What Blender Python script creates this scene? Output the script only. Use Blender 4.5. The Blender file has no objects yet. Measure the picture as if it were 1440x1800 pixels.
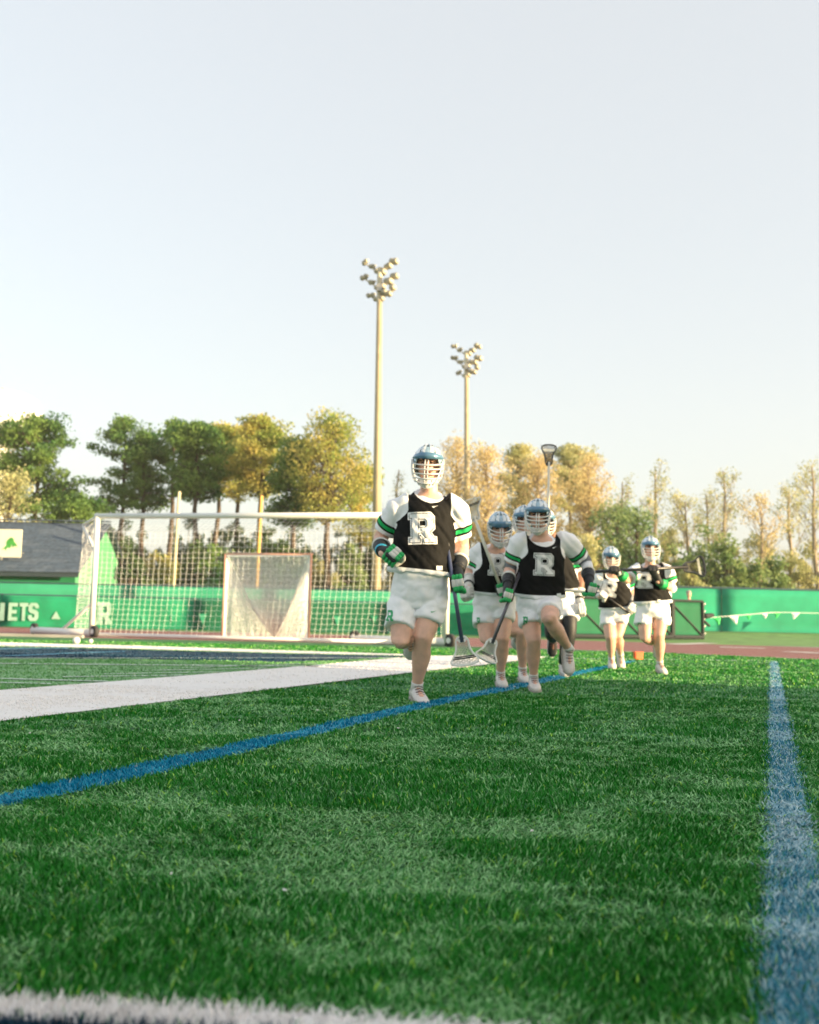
import bpy, bmesh, math, random
import numpy as np
from mathutils import Vector, Matrix, noise
from mathutils.bvhtree import BVHTree

random.seed(7); RNG = np.random.default_rng(11)
SC = bpy.context.scene
C = SC.collection
V = Vector

# ------------------------------------------------------------------ camera
F = 1750.0                      # focal length in photograph pixels
CAM_H = 0.60
PITCH = math.atan(184 / F)
ROLL = 0.020
cam_d = bpy.data.cameras.new('camera'); cam = bpy.data.objects.new('camera', cam_d); C.objects.link(cam)
CAM_M = Matrix.Translation((0, 0, CAM_H)) @ Matrix.Rotation(math.pi / 2 + PITCH, 4, 'X') @ Matrix.Rotation(ROLL, 4, 'Z')
cam.matrix_world = CAM_M
cam_d.sensor_fit = 'VERTICAL'; cam_d.sensor_height = 36; cam_d.sensor_width = 28.8
cam_d.lens = F / 1800 * 36
cam_d.clip_start = 0.05; cam_d.clip_end = 6000
cam_d.dof.use_dof = True; cam_d.dof.focus_distance = 4.2; cam_d.dof.aperture_fstop = 3.2
SC.camera = cam

# ------------------------------------------------------------------ sky and sun
SUN_EL = math.radians(8.0)
SUN_DIR = V((1.0, -0.42, 0)).normalized() * math.cos(SUN_EL) + V((0, 0, math.sin(SUN_EL)))   # towards the sun
w = bpy.data.worlds.new('World'); SC.world = w; w.use_nodes = True
nt = w.node_tree; nt.nodes.clear()
out = nt.nodes.new('ShaderNodeOutputWorld'); bg = nt.nodes.new('ShaderNodeBackground')
sky = nt.nodes.new('ShaderNodeTexSky'); sky.sky_type = 'NISHITA'; sky.sun_disc = False
sky.sun_elevation = SUN_EL
sky.sun_rotation = math.atan2(SUN_DIR.x, SUN_DIR.y)
sky.air_density = 1.0; sky.dust_density = 3.0; sky.ozone_density = 1.0
# thin high cloud: the clear sky mixed with an even pale veil
veil = nt.nodes.new('ShaderNodeMix'); veil.data_type = 'RGBA'; veil.inputs['Factor'].default_value = 0.42
SKY_VEIL = (5.1, 5.06, 4.92, 1)
veil.inputs[7].default_value = SKY_VEIL
nt.links.new(sky.outputs[0], veil.inputs[6]); nt.links.new(veil.outputs[2], bg.inputs[0])
bg.inputs[1].default_value = 0.108
nt.links.new(bg.outputs[0], out.inputs[0])
sl = bpy.data.lights.new('sun', 'SUN'); sl.energy = 5.0; sl.angle = math.radians(0.5); sl.color = (1.0, 0.76, 0.44)
sun = bpy.data.objects.new('sun', sl); C.objects.link(sun)
sun.rotation_euler = (-SUN_DIR).to_track_quat('-Z', 'Y').to_euler(); sun.location = SUN_DIR * 60
SC.view_settings.view_transform = 'Standard'; SC.view_settings.look = 'None'
SC.view_settings.gamma = 1; SC.view_settings.use_curve_mapping = False
SC.view_settings.exposure = 1.43

# ------------------------------------------------------------------ helpers
def ray(px, py):
    return (CAM_M.to_3x3() @ V(((px - 720) / F, (900 - py) / F, -1.0))).normalized()
CP = V((0, 0, CAM_H))
def G(px, py, z=0.0):                       # the ground point seen at a pixel of the photograph
    d = ray(px, py); return CP + d * ((z - CAM_H) / d.z)
def P(px, py, Y):                           # the point at distance Y seen at a pixel
    d = ray(px, py); return CP + d * (Y / d.y)

def link(o, parent=None):
    C.objects.link(o)
    if parent is not None: o.parent = parent
    return o
def tag(o, label=None, cat=None, group=None, kind=None):
    if label: o['label'] = label
    if cat: o['category'] = cat
    if group: o['group'] = group
    if kind: o['kind'] = kind
    return o
def empty(name, loc, label=None, cat=None, group=None):
    o = bpy.data.objects.new(name, None); o.location = loc; o.empty_display_size = .2; link(o)
    tag(o, label, cat, group); return o

class MB:
    """collects verts and faces in WORLD space; build() links one mesh object"""
    def __init__(s): s.v = []; s.f = []; s.m = []
    def add(s, vs, fs, m=0):
        b = len(s.v); s.v += [tuple(p) for p in vs]
        s.f += [tuple(i + b for i in f) for f in fs]; s.m += [m] * len(fs)
    def box(s, c, size, R=None, m=0, bev=0):
        hx, hy, hz = [q / 2 for q in size]; c = V(c)
        vs = [V((x, y, z)) for x in (-hx, hx) for y in (-hy, hy) for z in (-hz, hz)]
        if R is not None: vs = [R @ p for p in vs]
        s.add([c + p for p in vs], [(0, 1, 3, 2), (4, 6, 7, 5), (0, 4, 5, 1), (2, 3, 7, 6), (0, 2, 6, 4), (1, 5, 7, 3)], m)
    def rings(s, rings, m=0, cap0=True, cap1=True):
        n = len(rings[0]); vs = [p for r in rings for p in r]; fs = []
        for k in range(len(rings) - 1):
            for i in range(n):
                j = (i + 1) % n
                fs.append((k * n + i, k * n + j, (k + 1) * n + j, (k + 1) * n + i))
        if cap0: fs.append(tuple(range(n - 1, -1, -1)))
        if cap1: fs.append(tuple((len(rings) - 1) * n + i for i in range(n)))
        s.add(vs, fs, m)
    def loft(s, items, side, n=20, m=0, power=2.0, caps=(True, True)):
        """items: (centre, rx, ry[, tilt]) ; side: vector for rx"""
        R = []
        pts = [V(i[0]) for i in items]
        for k, it in enumerate(items):
            a = pts[max(k - 1, 0)]; b = pts[min(k + 1, len(pts) - 1)]
            t = (b - a)
            if t.length < 1e-6: t = V((0, 0, 1))
            t = t.normalized() if len(it) < 5 else V(it[4]).normalized()
            u = (V(side) - t * V(side).dot(t)).normalized(); w_ = t.cross(u).normalized()
            tilt = it[3] if len(it) > 3 else 0
            if tilt: w_ = (w_ * math.cos(tilt) + t * math.sin(tilt))
            ring = []
            for i in range(n):
                an = 2 * math.pi * i / n; cc, ss = math.cos(an), math.sin(an)
                if power != 2.0:
                    cc = math.copysign(abs(cc) ** (2 / power), cc); ss = math.copysign(abs(ss) ** (2 / power), ss)
                ring.append(pts[k] + u * it[1] * cc + w_ * it[2] * ss)
            R.append(ring)
        s.rings(R, m, *caps)
    def tube(s, pts, r, n=8, m=0, cap=True):
        pts = [V(p) for p in pts]; rs = r if isinstance(r, (list, tuple)) else [r] * len(pts)
        t0 = (pts[1] - pts[0]).normalized()
        ref = V((0, 0, 1)) if abs(t0.z) < .9 else V((1, 0, 0))
        u = (ref - t0 * ref.dot(t0)).normalized(); R = []
        for k, p in enumerate(pts):
            t = (pts[min(k + 1, len(pts) - 1)] - pts[max(k - 1, 0)]).normalized()
            u = (u - t * u.dot(t)).normalized(); w_ = t.cross(u)
            R.append([p + (u * math.cos(2 * math.pi * i / n) + w_ * math.sin(2 * math.pi * i / n)) * rs[k] for i in range(n)])
        s.rings(R, m, cap, cap)
    def caps(s, a, b, ra, rb, n=12, m=0):      # capsule with rounded ends
        a, b = V(a), V(b); t = b - a; L = t.length; t = t.normalized() if L > 1e-6 else V((0, 0, 1))
        pts = []; rs = []
        for k in (-80, -55, -28, 0):
            e = math.radians(k); pts.append(a + t * ra * math.sin(e)); rs.append(ra * math.cos(e))
        for k in (0, 28, 55, 80):
            e = math.radians(k); pts.append(b + t * (rb * math.sin(e) + 1e-5)); rs.append(rb * math.cos(e))
        s.tube(pts, rs, n, m)
    def ell(s, c, rx, ry, rz, R=None, n=16, m=0):
        rings = []; c = V(c)
        for k in range(1, n // 2):
            e = -math.pi / 2 + math.pi * k / (n // 2)
            ring = []
            for i in range(n):
                a = 2 * math.pi * i / n
                p = V((rx * math.cos(e) * math.cos(a), ry * math.cos(e) * math.sin(a), rz * math.sin(e)))
                ring.append(c + (R @ p if R is not None else p))
            rings.append(ring)
        s.rings(rings, m)
    def mesh(s, name, org=V((0, 0, 0))):
        me = bpy.data.meshes.new(name)
        me.from_pydata([(p[0] - org.x, p[1] - org.y, p[2] - org.z) for p in s.v], [], s.f)
        if any(s.m): me.polygons.foreach_set('material_index', s.m)
        return me
    def build(s, name, mats, parent=None, smooth=False, org=None):
        org = org if org is not None else (world_loc(parent) if parent is not None else V((0, 0, 0)))
        me = s.mesh(name, org)
        for m_ in (mats if isinstance(mats, (list, tuple)) else [mats]): me.materials.append(m_)
        if smooth: me.polygons.foreach_set('use_smooth', [True] * len(me.polygons))
        o = bpy.data.objects.new(name, me); link(o, parent)
        if parent is None: o.location = org
        return o
def world_loc(o):
    l = V((0, 0, 0))
    while o is not None: l += o.location; o = o.parent
    return l
def recalc(o):
    bm = bmesh.new(); bm.from_mesh(o.data); bmesh.ops.recalc_face_normals(bm, faces=bm.faces); bm.to_mesh(o.data); bm.free()
def smooth(o): o.data.polygons.foreach_set('use_smooth', [True] * len(o.data.polygons)); return o
def remesh(mb, name, mat, parent, voxel=.011, it=4, fac=.5):
    org = world_loc(parent)
    me = mb.mesh(name, org); t = bpy.data.objects.new('tmp', me); C.objects.link(t)
    bm = bmesh.new(); bm.from_mesh(me); bmesh.ops.recalc_face_normals(bm, faces=bm.faces); bm.to_mesh(me); bm.free()
    r = t.modifiers.new('r', 'REMESH'); r.mode = 'VOXEL'; r.voxel_size = voxel; r.use_smooth_shade = True
    sm = t.modifiers.new('s', 'SMOOTH'); sm.factor = fac; sm.iterations = it
    dg = bpy.context.evaluated_depsgraph_get(); dg.update()
    me2 = bpy.data.meshes.new_from_object(t.evaluated_get(dg)); me2.name = name
    bpy.data.objects.remove(t); me2.materials.clear()
    for m_ in (mat if isinstance(mat, (list, tuple)) else [mat]): me2.materials.append(m_)
    me2.polygons.foreach_set('use_smooth', [True] * len(me2.polygons))
    o = bpy.data.objects.new(name, me2); link(o, parent); return o

# ------------------------------------------------------------------ materials
def mat(name, col, rough=.6, var=0, scale=6.0, bump=0, bscale=40, metal=0, col2=None, spec=.5, sss=0, coat=0, detail=4, stretch=None, alpha=None, trans=0):
    m = bpy.data.materials.new(name); m.use_nodes = True; t = m.node_tree; b = t.nodes['Principled BSDF']
    b.inputs['Base Color'].default_value = (*col, 1); b.inputs['Roughness'].default_value = rough
    b.inputs['Metallic'].default_value = metal; b.inputs['Specular IOR Level'].default_value = spec
    b.inputs['Coat Weight'].default_value = coat
    if sss: b.inputs['Subsurface Weight'].default_value = sss; b.inputs['Subsurface Scale'].default_value = .01; b.inputs['Subsurface Radius'].default_value = (1, .4, .2)
    if trans:
        # light coming through a thin leaf
        tr = t.nodes.new('ShaderNodeBsdfTranslucent'); tr.inputs[0].default_value = (*[min(1, c * 1.6) for c in col], 1)
        mx = t.nodes.new('ShaderNodeMixShader'); mx.inputs[0].default_value = trans
        t.links.new(b.outputs[0], mx.inputs[1]); t.links.new(tr.outputs[0], mx.inputs[2])
        t.links.new(mx.outputs[0], t.nodes['Material Output'].inputs[0])
    if var or col2 or bump:
        tc = t.nodes.new('ShaderNodeTexCoord'); src = tc.outputs['Object']
        if stretch:
            mp = t.nodes.new('ShaderNodeMapping'); mp.inputs['Scale'].default_value = stretch
            t.links.new(src, mp.inputs[0]); src = mp.outputs[0]
    if var or col2:
        n = t.nodes.new('ShaderNodeTexNoise'); n.inputs['Scale'].default_value = scale; n.inputs['Detail'].default_value = detail
        t.links.new(src, n.inputs[0])
        cr = t.nodes.new('ShaderNodeValToRGB'); cr.color_ramp.elements[0].position = .35; cr.color_ramp.elements[1].position = .65
        c2 = col2 or tuple(min(1, c * (1 + var)) for c in col); c1 = col if col2 else tuple(c * (1 - var) for c in col)
        cr.color_ramp.elements[0].color = (*c1, 1); cr.color_ramp.elements[1].color = (*c2, 1)
        t.links.new(n.outputs['Fac'], cr.inputs[0]); t.links.new(cr.outputs[0], b.inputs['Base Color'])
        if trans: t.links.new(cr.outputs[0], tr.inputs[0])
    if bump:
        n2 = t.nodes.new('ShaderNodeTexNoise'); n2.inputs['Scale'].default_value = bscale; n2.inputs['Detail'].default_value = 3
        t.links.new(src, n2.inputs[0]); bp = t.nodes.new('ShaderNodeBump'); bp.inputs['Strength'].default_value = bump; bp.inputs['Distance'].default_value = .01
        t.links.new(n2.outputs['Fac'], bp.inputs['Height']); t.links.new(bp.outputs[0], b.inputs['Normal'])
    return m

def attr_mat(name, base, layers, rough=.7, bump=.25, bscale=60, sheen=.0):
    """colour chosen by signed float attributes stored on the mesh: fabric panels with crisp seams"""
    m = bpy.data.materials.new(name); m.use_nodes = True; t = m.node_tree; b = t.nodes['Principled BSDF']
    b.inputs['Roughness'].default_value = rough; b.inputs['Specular IOR Level'].default_value = .12
    prev = None
    for an, col in layers:
        a = t.nodes.new('ShaderNodeAttribute'); a.attribute_name = an
        gt = t.nodes.new('ShaderNodeMath'); gt.operation = 'GREATER_THAN'; gt.inputs[1].default_value = 0
        t.links.new(a.outputs['Fac'], gt.inputs[0])
        mx = t.nodes.new('ShaderNodeMix'); mx.data_type = 'RGBA'
        t.links.new(gt.outputs[0], mx.inputs[0])
        if prev is None: mx.inputs[6].default_value = (*base, 1)
        else: t.links.new(prev, mx.inputs[6])
        mx.inputs[7].default_value = (*col, 1); prev = mx.outputs[2]
    t.links.new(prev, b.inputs['Base Color'])
    tc = t.nodes.new('ShaderNodeTexCoord'); n2 = t.nodes.new('ShaderNodeTexNoise'); n2.inputs['Scale'].default_value = bscale
    t.links.new(tc.outputs['Object'], n2.inputs[0]); bp = t.nodes.new('ShaderNodeBump'); bp.inputs['Strength'].default_value = bump; bp.inputs['Distance'].default_value = .008
    t.links.new(n2.outputs['Fac'], bp.inputs['Height']); t.links.new(bp.outputs[0], b.inputs['Normal'])
    return m

WHITE = (.80, .80, .80)
M = dict(
    skin=mat('skin', (.72, .43, .32), .5, .12, 12, .15, 90, sss=.08),
    skin_brown=mat('brown_skin', (.22, .11, .07), .5, .12, 12, .1, 90),
    shorts=mat('white_shorts_cloth', (.90, .90, .92), .75, .03, 8, .35, 22),
    shell=mat('silver_blue_helmet_shell', (.34, .48, .56), .18, .25, 14, coat=.8, metal=.45),
    shell2=mat('pale_helmet_shell', (.70, .75, .78), .2, .1, 9, coat=.5, metal=.2),
    dark=mat('dark_plastic', (.02, .025, .03), .4),
    visor=mat('blue_visor', (.10, .22, .34), .25, .1, 9, coat=.5, metal=.2),
    wplastic=mat('white_plastic', (.78, .77, .74), .35, .04, 10),
    gwhite=mat('white_glove_leather', (.72, .70, .66), .6, .1, 30, .3, 120),
    ggreen=mat('green_glove_fabric', (.02, .42, .12), .5, .15, 30, .3, 120),
    gblack=mat('black_glove_fabric', (.015, .017, .02), .55, .1, 30, .3, 120),
    cyan=mat('cyan_strap', (.04, .42, .60), .5, .1),
    shoe=mat('white_shoe', (.68, .64, .62), .55, .06, 20, .3, 80),
    sole=mat('grey_sole', (.45, .42, .40), .7, .1, 20),
    lace=mat('dark_lace', (.12, .06, .07), .7, .1),
    sock=mat('white_sock', (.75, .74, .73), .9, .04, 20, .4, 150),
    padgrey=mat('grey_elbow_pad', (.16, .18, .20), .7, .15, 20, .3, 60),
    padwhite=mat('white_arm_pad', (.76, .77, .79), .7, .05, 20, .3, 60),
    shaft_d=mat('slate_blue_shaft', (.10, .12, .20), .3, .1, metal=.4),
    shaft_g=mat('gunmetal_shaft', (.16, .15, .18), .3, .1, metal=.6),
    shaft_c=mat('cream_shaft', (.70, .66, .55), .35, .06),
    shaft_w=mat('white_shaft', (.80, .78, .72), .35, .05),
    shaft_k=mat('black_shaft', (.02, .02, .022), .35, .1),
    mesh_w=mat('white_pocket_string', (.66, .66, .58), .8, .06),
    mesh_d=mat('dark_pocket_string', (.07, .07, .06), .8, .1),
    eye=mat('dark_eye', (.02, .015, .012), .3, .1), lip=mat('lip', (.42, .16, .13), .5, .1), brow=mat('brow_hair', (.10, .055, .03), .8, .1),
    hair=mat('grey_hair', (.35, .32, .30), .9, .2, 60),
    logo_w=mat('white_print', (.80, .80, .80), .7, .02), logo_k=mat('black_print', (.02, .022, .025), .7, .05), logo_g=mat('green_print', (.04, .35, .14), .7, .05),
    logo_wt=mat('pale_fence_print', (.26, .44, .37), .8, .12, 3),
    goalwhite=mat('white_goal_paint', (.78, .78, .76), .4, .05, 3, .1, 20),
    net=mat('white_net_cord', (.90, .91, .90), .8, .04),
    orange=mat('orange_goal_pipe', (.72, .38, .28), .45, .1, 4),
    rubber=mat('black_rubber', (.03, .03, .03), .7, .1),
    grey=mat('grey_metal', (.35, .35, .34), .45, .15, 8, metal=.6),
    pole=mat('tan_pole', (.40, .34, .22), .6, .1, 2),
    lamp=mat('lamp_housing', (.60, .55, .42), .5, .1, 6),
    yellow2=mat('faded_yellow_paint', (.62, .54, .36), .6, .1, 3), yellow=mat('yellow_paint', (.68, .40, .10), .55, .1, 3),
    tank=mat('white_tank_paint', (.90, .90, .90), .5, .02, .3),
    screen=mat('green_windscreen', (.004, .22, .105), .85, .22, 1.2, .8, 3),
    screen2=mat('pale_green_windscreen', (.03, .30, .17), .85, .10, 1.0, .3, 4),
    screen3=mat('deep_green_windscreen', (.002, .115, .052), .85, .10, 1.2, .3, 4),
    screenr=mat('sea_green_windscreen', (.012, .29, .165), .85, .22, .6, .9, 2.2),
    rail=mat('dark_rail', (.03, .07, .09), .5, .15, 3),
    blackframe=mat('black_gate_frame', (.004, .012, .014), .7, .1, 3),
    gwall=mat('green_siding', (.01, .20, .08), .7, .08, 2), ggable=mat('pale_green_siding', (.08, .30, .15), .7, .06, 2),
    trim=mat('dark_trim', (.03, .05, .06), .7, .1),
    shingle=mat('slate_shingle', (.06, .09, .13), .85, .25, 6, .4, 20), shingle2=mat('slate_shingle_light', (.08, .11, .15), .85, .2, 6, .4, 20),
    sign=mat('cream_sign', (.72, .72, .58), .6, .03, 2), leafg=mat('green_emblem', (.05, .30, .05), .6, .2, 5),
    stucco=mat('beige_wall', (.60, .46, .34), .8, .08, 1.5, .2, 10),
    bark=mat('bark', (.10, .075, .055), .9, .3, 3, .6, 12), bark2=mat('pale_bark', (.30, .24, .17), .9, .2, 3, .5, 12),
    pine=mat('pine_needles', (.04, .15, .04), .7, 0, .55, col2=(.24, .36, .08), trans=.45),
    pine_y=mat('olive_needles', (.22, .34, .07), .7, 0, .6, col2=(.62, .52, .16), trans=.5),
    budding=mat('russet_buds', (.64, .50, .27), .8, 0, .6, col2=(.66, .58, .30), trans=.5),
    olive=mat('olive_leaves', (.34, .38, .17), .8, 0, .6, col2=(.66, .62, .32), trans=.5),
    twig=mat('pale_twigs', (.30, .24, .13), .9, .2, 2),
    shrub=mat('shrub_leaves', (.08, .18, .06), .75, 0, .7, col2=(.30, .38, .14), trans=.4),
    penng=mat('green_pennant', (.03, .55, .12), .7, .05), pennw=mat('white_pennant', (.72, .74, .72), .7, .05),
    cone=mat('orange_foam', (.90, .15, .035), .6, .08, 8),
    track=mat('red_track', (.26, .085, .075), .85, .12, 1.2, .3, 60), trackline=mat('track_line_paint', (.62, .55, .52), .8, .15, 3),
    asphalt=mat('asphalt', (.22, .23, .20), .9, .15, 2, .3, 40),
    pine_d=mat('dark_needles', (.02, .07, .02), .7, 0, .55, col2=(.09, .15, .035), trans=.3),
    lawn=mat('lawn', (.12, .26, .06), .9, .3, 1.5, .4, 10),
    dirt=mat('far_ground', (.12, .14, .06), .95, .3, .05, .2, 1),
    turf=mat('turf_backing', (.006, .09, .016), .9, 0, 1.6, .6, 90, col2=(.05, .22, .07), detail=8),
    turf_in=mat('inner_turf_backing', (.09, .26, .10), .9, .18, 2.0, .5, 90),
    p_white=mat('white_turf_paint', (.86, .83, .81), .9, .06, 30, .5, 120),
    p_blue=mat('blue_turf_paint', (.003, .21, .42), .85, .25, 14, .5, 120),
    p_denim=mat('denim_turf_paint', (.22, .37, .46), .85, .3, 12, .5, 120),
    p_navy=mat('navy_turf_paint', (.012, .045, .09), .85, .2, 10, .5, 120),
    p_sky=mat('pale_blue_turf_paint', (.12, .34, .48), .85, .2, 10),
    f_line=mat('thin_field_paint', (.50, .60, .50), .9, .2, 10),
    concrete=mat('concrete', (.42, .40, .37), .85, .1, 2, .2, 20), alu=mat('aluminium', (.55, .56, .57), .35, .08, 3, metal=.7),
    canvas=mat('white_canvas', (.75, .75, .73), .8, .04, 2),
)
# ------------------------------------------------------------------ ground, track, turf, markings
def sheet(name, pts, z, m, kind='structure', label=None, ok=None):
    mb = MB(); mb.add([(p[0], p[1], z) for p in pts], [tuple(range(len(pts)))])
    o = mb.build(name, m)
    if o.data.polygons[0].normal.z < 0: o.data.flip_normals()
    tag(o, label, None, None, kind); return o
def strip(name, top, bot, z, m, label=None):          # quad strip between two polylines of ground points
    mb = MB(); vs = [(p.x, p.y, z) for p in top] + [(p.x, p.y, z) for p in bot]; n = len(top)
    mb.add(vs, [(i, i + 1, n + i + 1, n + i) for i in range(n - 1)])
    o = mb.build(name, m)
    if o.data.polygons[0].normal.z < 0: o.data.flip_normals()
    tag(o, label, None, None, 'structure'); return o
sheet('ground', [(-2500, -2500), (2500, -2500), (2500, 2500), (-2500, 2500)], -0.012, M['dirt'])

def crv(pts, n=40):                                    # smooth polyline through points (by arc of a Catmull-Rom spline)
    pts = [V(p) for p in pts]; o = []
    q = [2 * pts[0] - pts[1]] + pts + [2 * pts[-1] - pts[-2]]
    for k in range(len(pts) - 1):
        a, b, c, d = q[k:k + 4]
        for i in range(n):
            t = i / n
            o.append(.5 * ((2 * b) + (-a + c) * t + (2 * a - 5 * b + 4 * c - d) * t * t + (-a + 3 * b - 3 * c + d) * t ** 3))
    o.append(pts[-1]); return o
# the running track sweeps round behind the end of the field
tin = crv([V((-70, 24, 0)), V((-25, 24.6, 0)), G(0, 1118), G(680, 1133), G(1240, 1151), V((11.3, 11.6, 0)), V((19, -3, 0)), V((25, -20, 0)), V((28, -40, 0))], 12)
def offs(line, d):
    o = []
    for k, p in enumerate(line):
        t = (line[min(k + 1, len(line) - 1)] - line[max(k - 1, 0)]).normalized()
        o.append(p + V((-t.y, t.x, 0)) * d)
    return o
tw = 9.2
tout = offs(tin, tw)
strip('running_track', tin, tout, .002, M['track'])
for k in range(0, 9):
    a = offs(tin, k * tw / 8.4 + .03); b = offs(tin, k * tw / 8.4 + .03 + (.07 if k else .14))
    strip('lane_line', a, b, .006, M['trackline'])
strip('lawn', offs(tin, tw + .0), offs(tin, tw + 14), -.002, M['lawn'])
ta = [p for p in offs(tin, tw) if p.x > 9.5 and p.y > -20]; strip('asphalt_path', ta, [p + V((.8, 1.0, 0)).normalized() * min(4.2, .5 + .35 * (p.x - 9.5)) for p in ta], .004, M['asphalt'])
for a, b in (((1265, 1138), (1345, 1140)), ((1180, 1133), (1250, 1131)), ((1385, 1146), (1470, 1150))):
    p, q = G(*a), G(*b); t = (q - p).normalized(); n_ = V((-t.y, t.x, 0)) * .28
    sheet('track_mark', [p - n_, q - n_, q + n_, p + n_], .010, M['trackline'])
# curb of the track at the left
a = [p for p in tin if p.x < -5]
mbk = MB()
for p, q in zip(a[:-1], a[1:]):
    if p.x > -30 and p.x < -7.5: t = (q - p); mbk.box((p + q) / 2 + V((0, 0, .03)), (t.length + .01, .12, .06), Matrix.Rotation(math.atan2(t.y, t.x), 3, 'Z'))
tag(mbk.build('track_curb', M['concrete']), None, None, None, 'structure')

# turf: everything inside the track
tf = [V((-70, -30, 0)), V((26, -30, 0))] + [p - (V((0, 0, 0))) for p in reversed(offs(tin, -.02)) if p.y > -30]
sheet('turf_backing', [(p.x, p.y) for p in tf], .000, M['turf'])

# field markings, as polygons on the ground
def gp(*pts): return [G(x, y) for x, y in pts]
POLY = {}
POLY['inner_field'] = gp((-700, 1128), (0, 1131.5), (250, 1138), (500, 1145.5), (735, 1153), (960, 1155), (740, 1156), (500, 1175.5), (250, 1196), (0, 1216), (-700, 1275))
POLY['white_border'] = gp((-700, 1352), (0, 1271), (250, 1241), (500, 1211), (720, 1184), (850, 1170), (965, 1155.5), (880, 1152.5), (735, 1154.5), (500, 1175.5), (250, 1196), (0, 1216), (-700, 1272))
POLY['end_line'] = gp((-700, 1120), (0, 1130), (250, 1136.5), (500, 1144.5), (740, 1152), (740, 1154), (500, 1149), (250, 1142), (0, 1136.5), (-700, 1128))
POLY['end_zone_paint'] = gp((-700, 1131), (0, 1138), (250, 1143.5), (500, 1150), (738, 1155), (500, 1164.5), (400, 1162), (250, 1160), (0, 1158), (-700, 1156))
POLY['blue_sideline'] = gp((-200, 1448), (0, 1401), (250, 1347), (500, 1291), (700, 1244.5), (1000, 1183.5), (1115, 1161), (1118, 1163), (1000, 1191.5), (700, 1257), (500, 1308), (250, 1369), (0, 1423), (-200, 1475))
POLY['faded_blue_line'] = gp((1354, 1163), (1353, 1220), (1350, 1400), (1345, 1600), (1338, 1830), (1336, 2200), (1600, 2200), (1530, 1830), (1462, 1600), (1414, 1400), (1378, 1220), (1368, 1163))
POLY['near_white_line'] = gp((-400, 1733), (0, 1760), (500, 1785), (960, 1817), (1500, 1852), (1500, 1890), (960, 1853), (500, 1821), (0, 1796), (-400, 1768))
POLY['near_navy_paint'] = gp((-400, 1769), (0, 1797), (500, 1822), (960, 1854), (1500, 1891), (1500, 2300), (-400, 2300))
MARKM = dict(inner_field='turf_in', white_border='p_white', end_line='p_white', end_zone_paint='p_navy', blue_sideline='p_blue', faded_blue_line='p_denim', near_white_line='p_white', near_navy_paint='p_navy')
ZL = dict(inner_field=.004, white_border=.012, end_line=.012, end_zone_paint=.008, blue_sideline=.004, faded_blue_line=.004, near_white_line=.004, near_navy_paint=.004)

def inpoly(x, y, poly):
    r = np.zeros(len(x), bool); n = len(poly)
    for i in range(n):
        a, b = poly[i], poly[(i + 1) % n]
        if abs(b.y - a.y) < 1e-12: continue
        c = ((a.y > y) != (b.y > y)) & (x < (b.x - a.x) * (y - a.y) / (b.y - a.y) + a.x)
        r ^= c
    return r
def vnoise(x, y, s, seed):
    g = np.random.default_rng(seed).random((256, 256)); x = x * s + 500; y = y * s + 500
    xi = np.floor(x).astype(int); yi = np.floor(y).astype(int); fx = x - xi; fy = y - yi
    fx = fx * fx * (3 - 2 * fx); fy = fy * fy * (3 - 2 * fy)
    g_ = lambda a, b: g[a % 256, b % 256]
    return (g_(xi, yi) * (1 - fx) + g_(xi + 1, yi) * fx) * (1 - fy) + (g_(xi, yi + 1) * (1 - fx) + g_(xi + 1, yi + 1) * fx) * fy
def fbm(x, y, s, seed): return (vnoise(x, y, s, seed) * .5 + vnoise(x, y, s * 2.1, seed + 1) * .3 + vnoise(x, y, s * 4.3, seed + 2) * .2)

# fibre points: dense near the camera, thinner and wider with distance
def sample(y0, y1, dens, mg):
    A = .42 * (y1 ** 2 - y0 ** 2) + 2 * mg * (y1 - y0); n = int(A * dens)
    y = np.sqrt(RNG.random(n) * (y1 ** 2 - y0 ** 2) + y0 ** 2); x = (RNG.random(n) * 2 - 1) * (.43 * y + mg); return x, y
XY = [sample(*a) for a in ((1.15, 2.0, 36000, .15), (2.0, 3.2, 22000, .15), (3.2, 5.0, 11500, .2), (5.0, 8.0, 4600, .2), (8.0, 13.5, 1100, .2), (13.5, 19.5, 480, .2))]
X = np.concatenate([a[0] for a in XY]); Y = np.concatenate([a[1] for a in XY])
edge = .010 + .0
XJ = X + RNG.normal(0, edge, len(X)); YJ = Y + RNG.normal(0, edge, len(X))
region = np.full(len(X), -1); region[~inpoly(X, Y, tf)] = -9
order = ['inner_field', 'end_zone_paint', 'blue_sideline', 'faded_blue_line', 'near_navy_paint', 'near_white_line', 'white_border', 'end_line']
for i, k in enumerate(order):
    if k == 'skip': continue
    jx, jy = (X + RNG.normal(0, .016, len(X)), Y) if k == 'faded_blue_line' else (XJ, YJ)
    region[inpoly(jx, jy, POLY[k]) & (region != -9)] = i
# part of the fibres of the faded line have lost their paint
fl = region == order.index('faded_blue_line')
region[fl & (RNG.random(len(X)) < .06)] = -1

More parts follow.
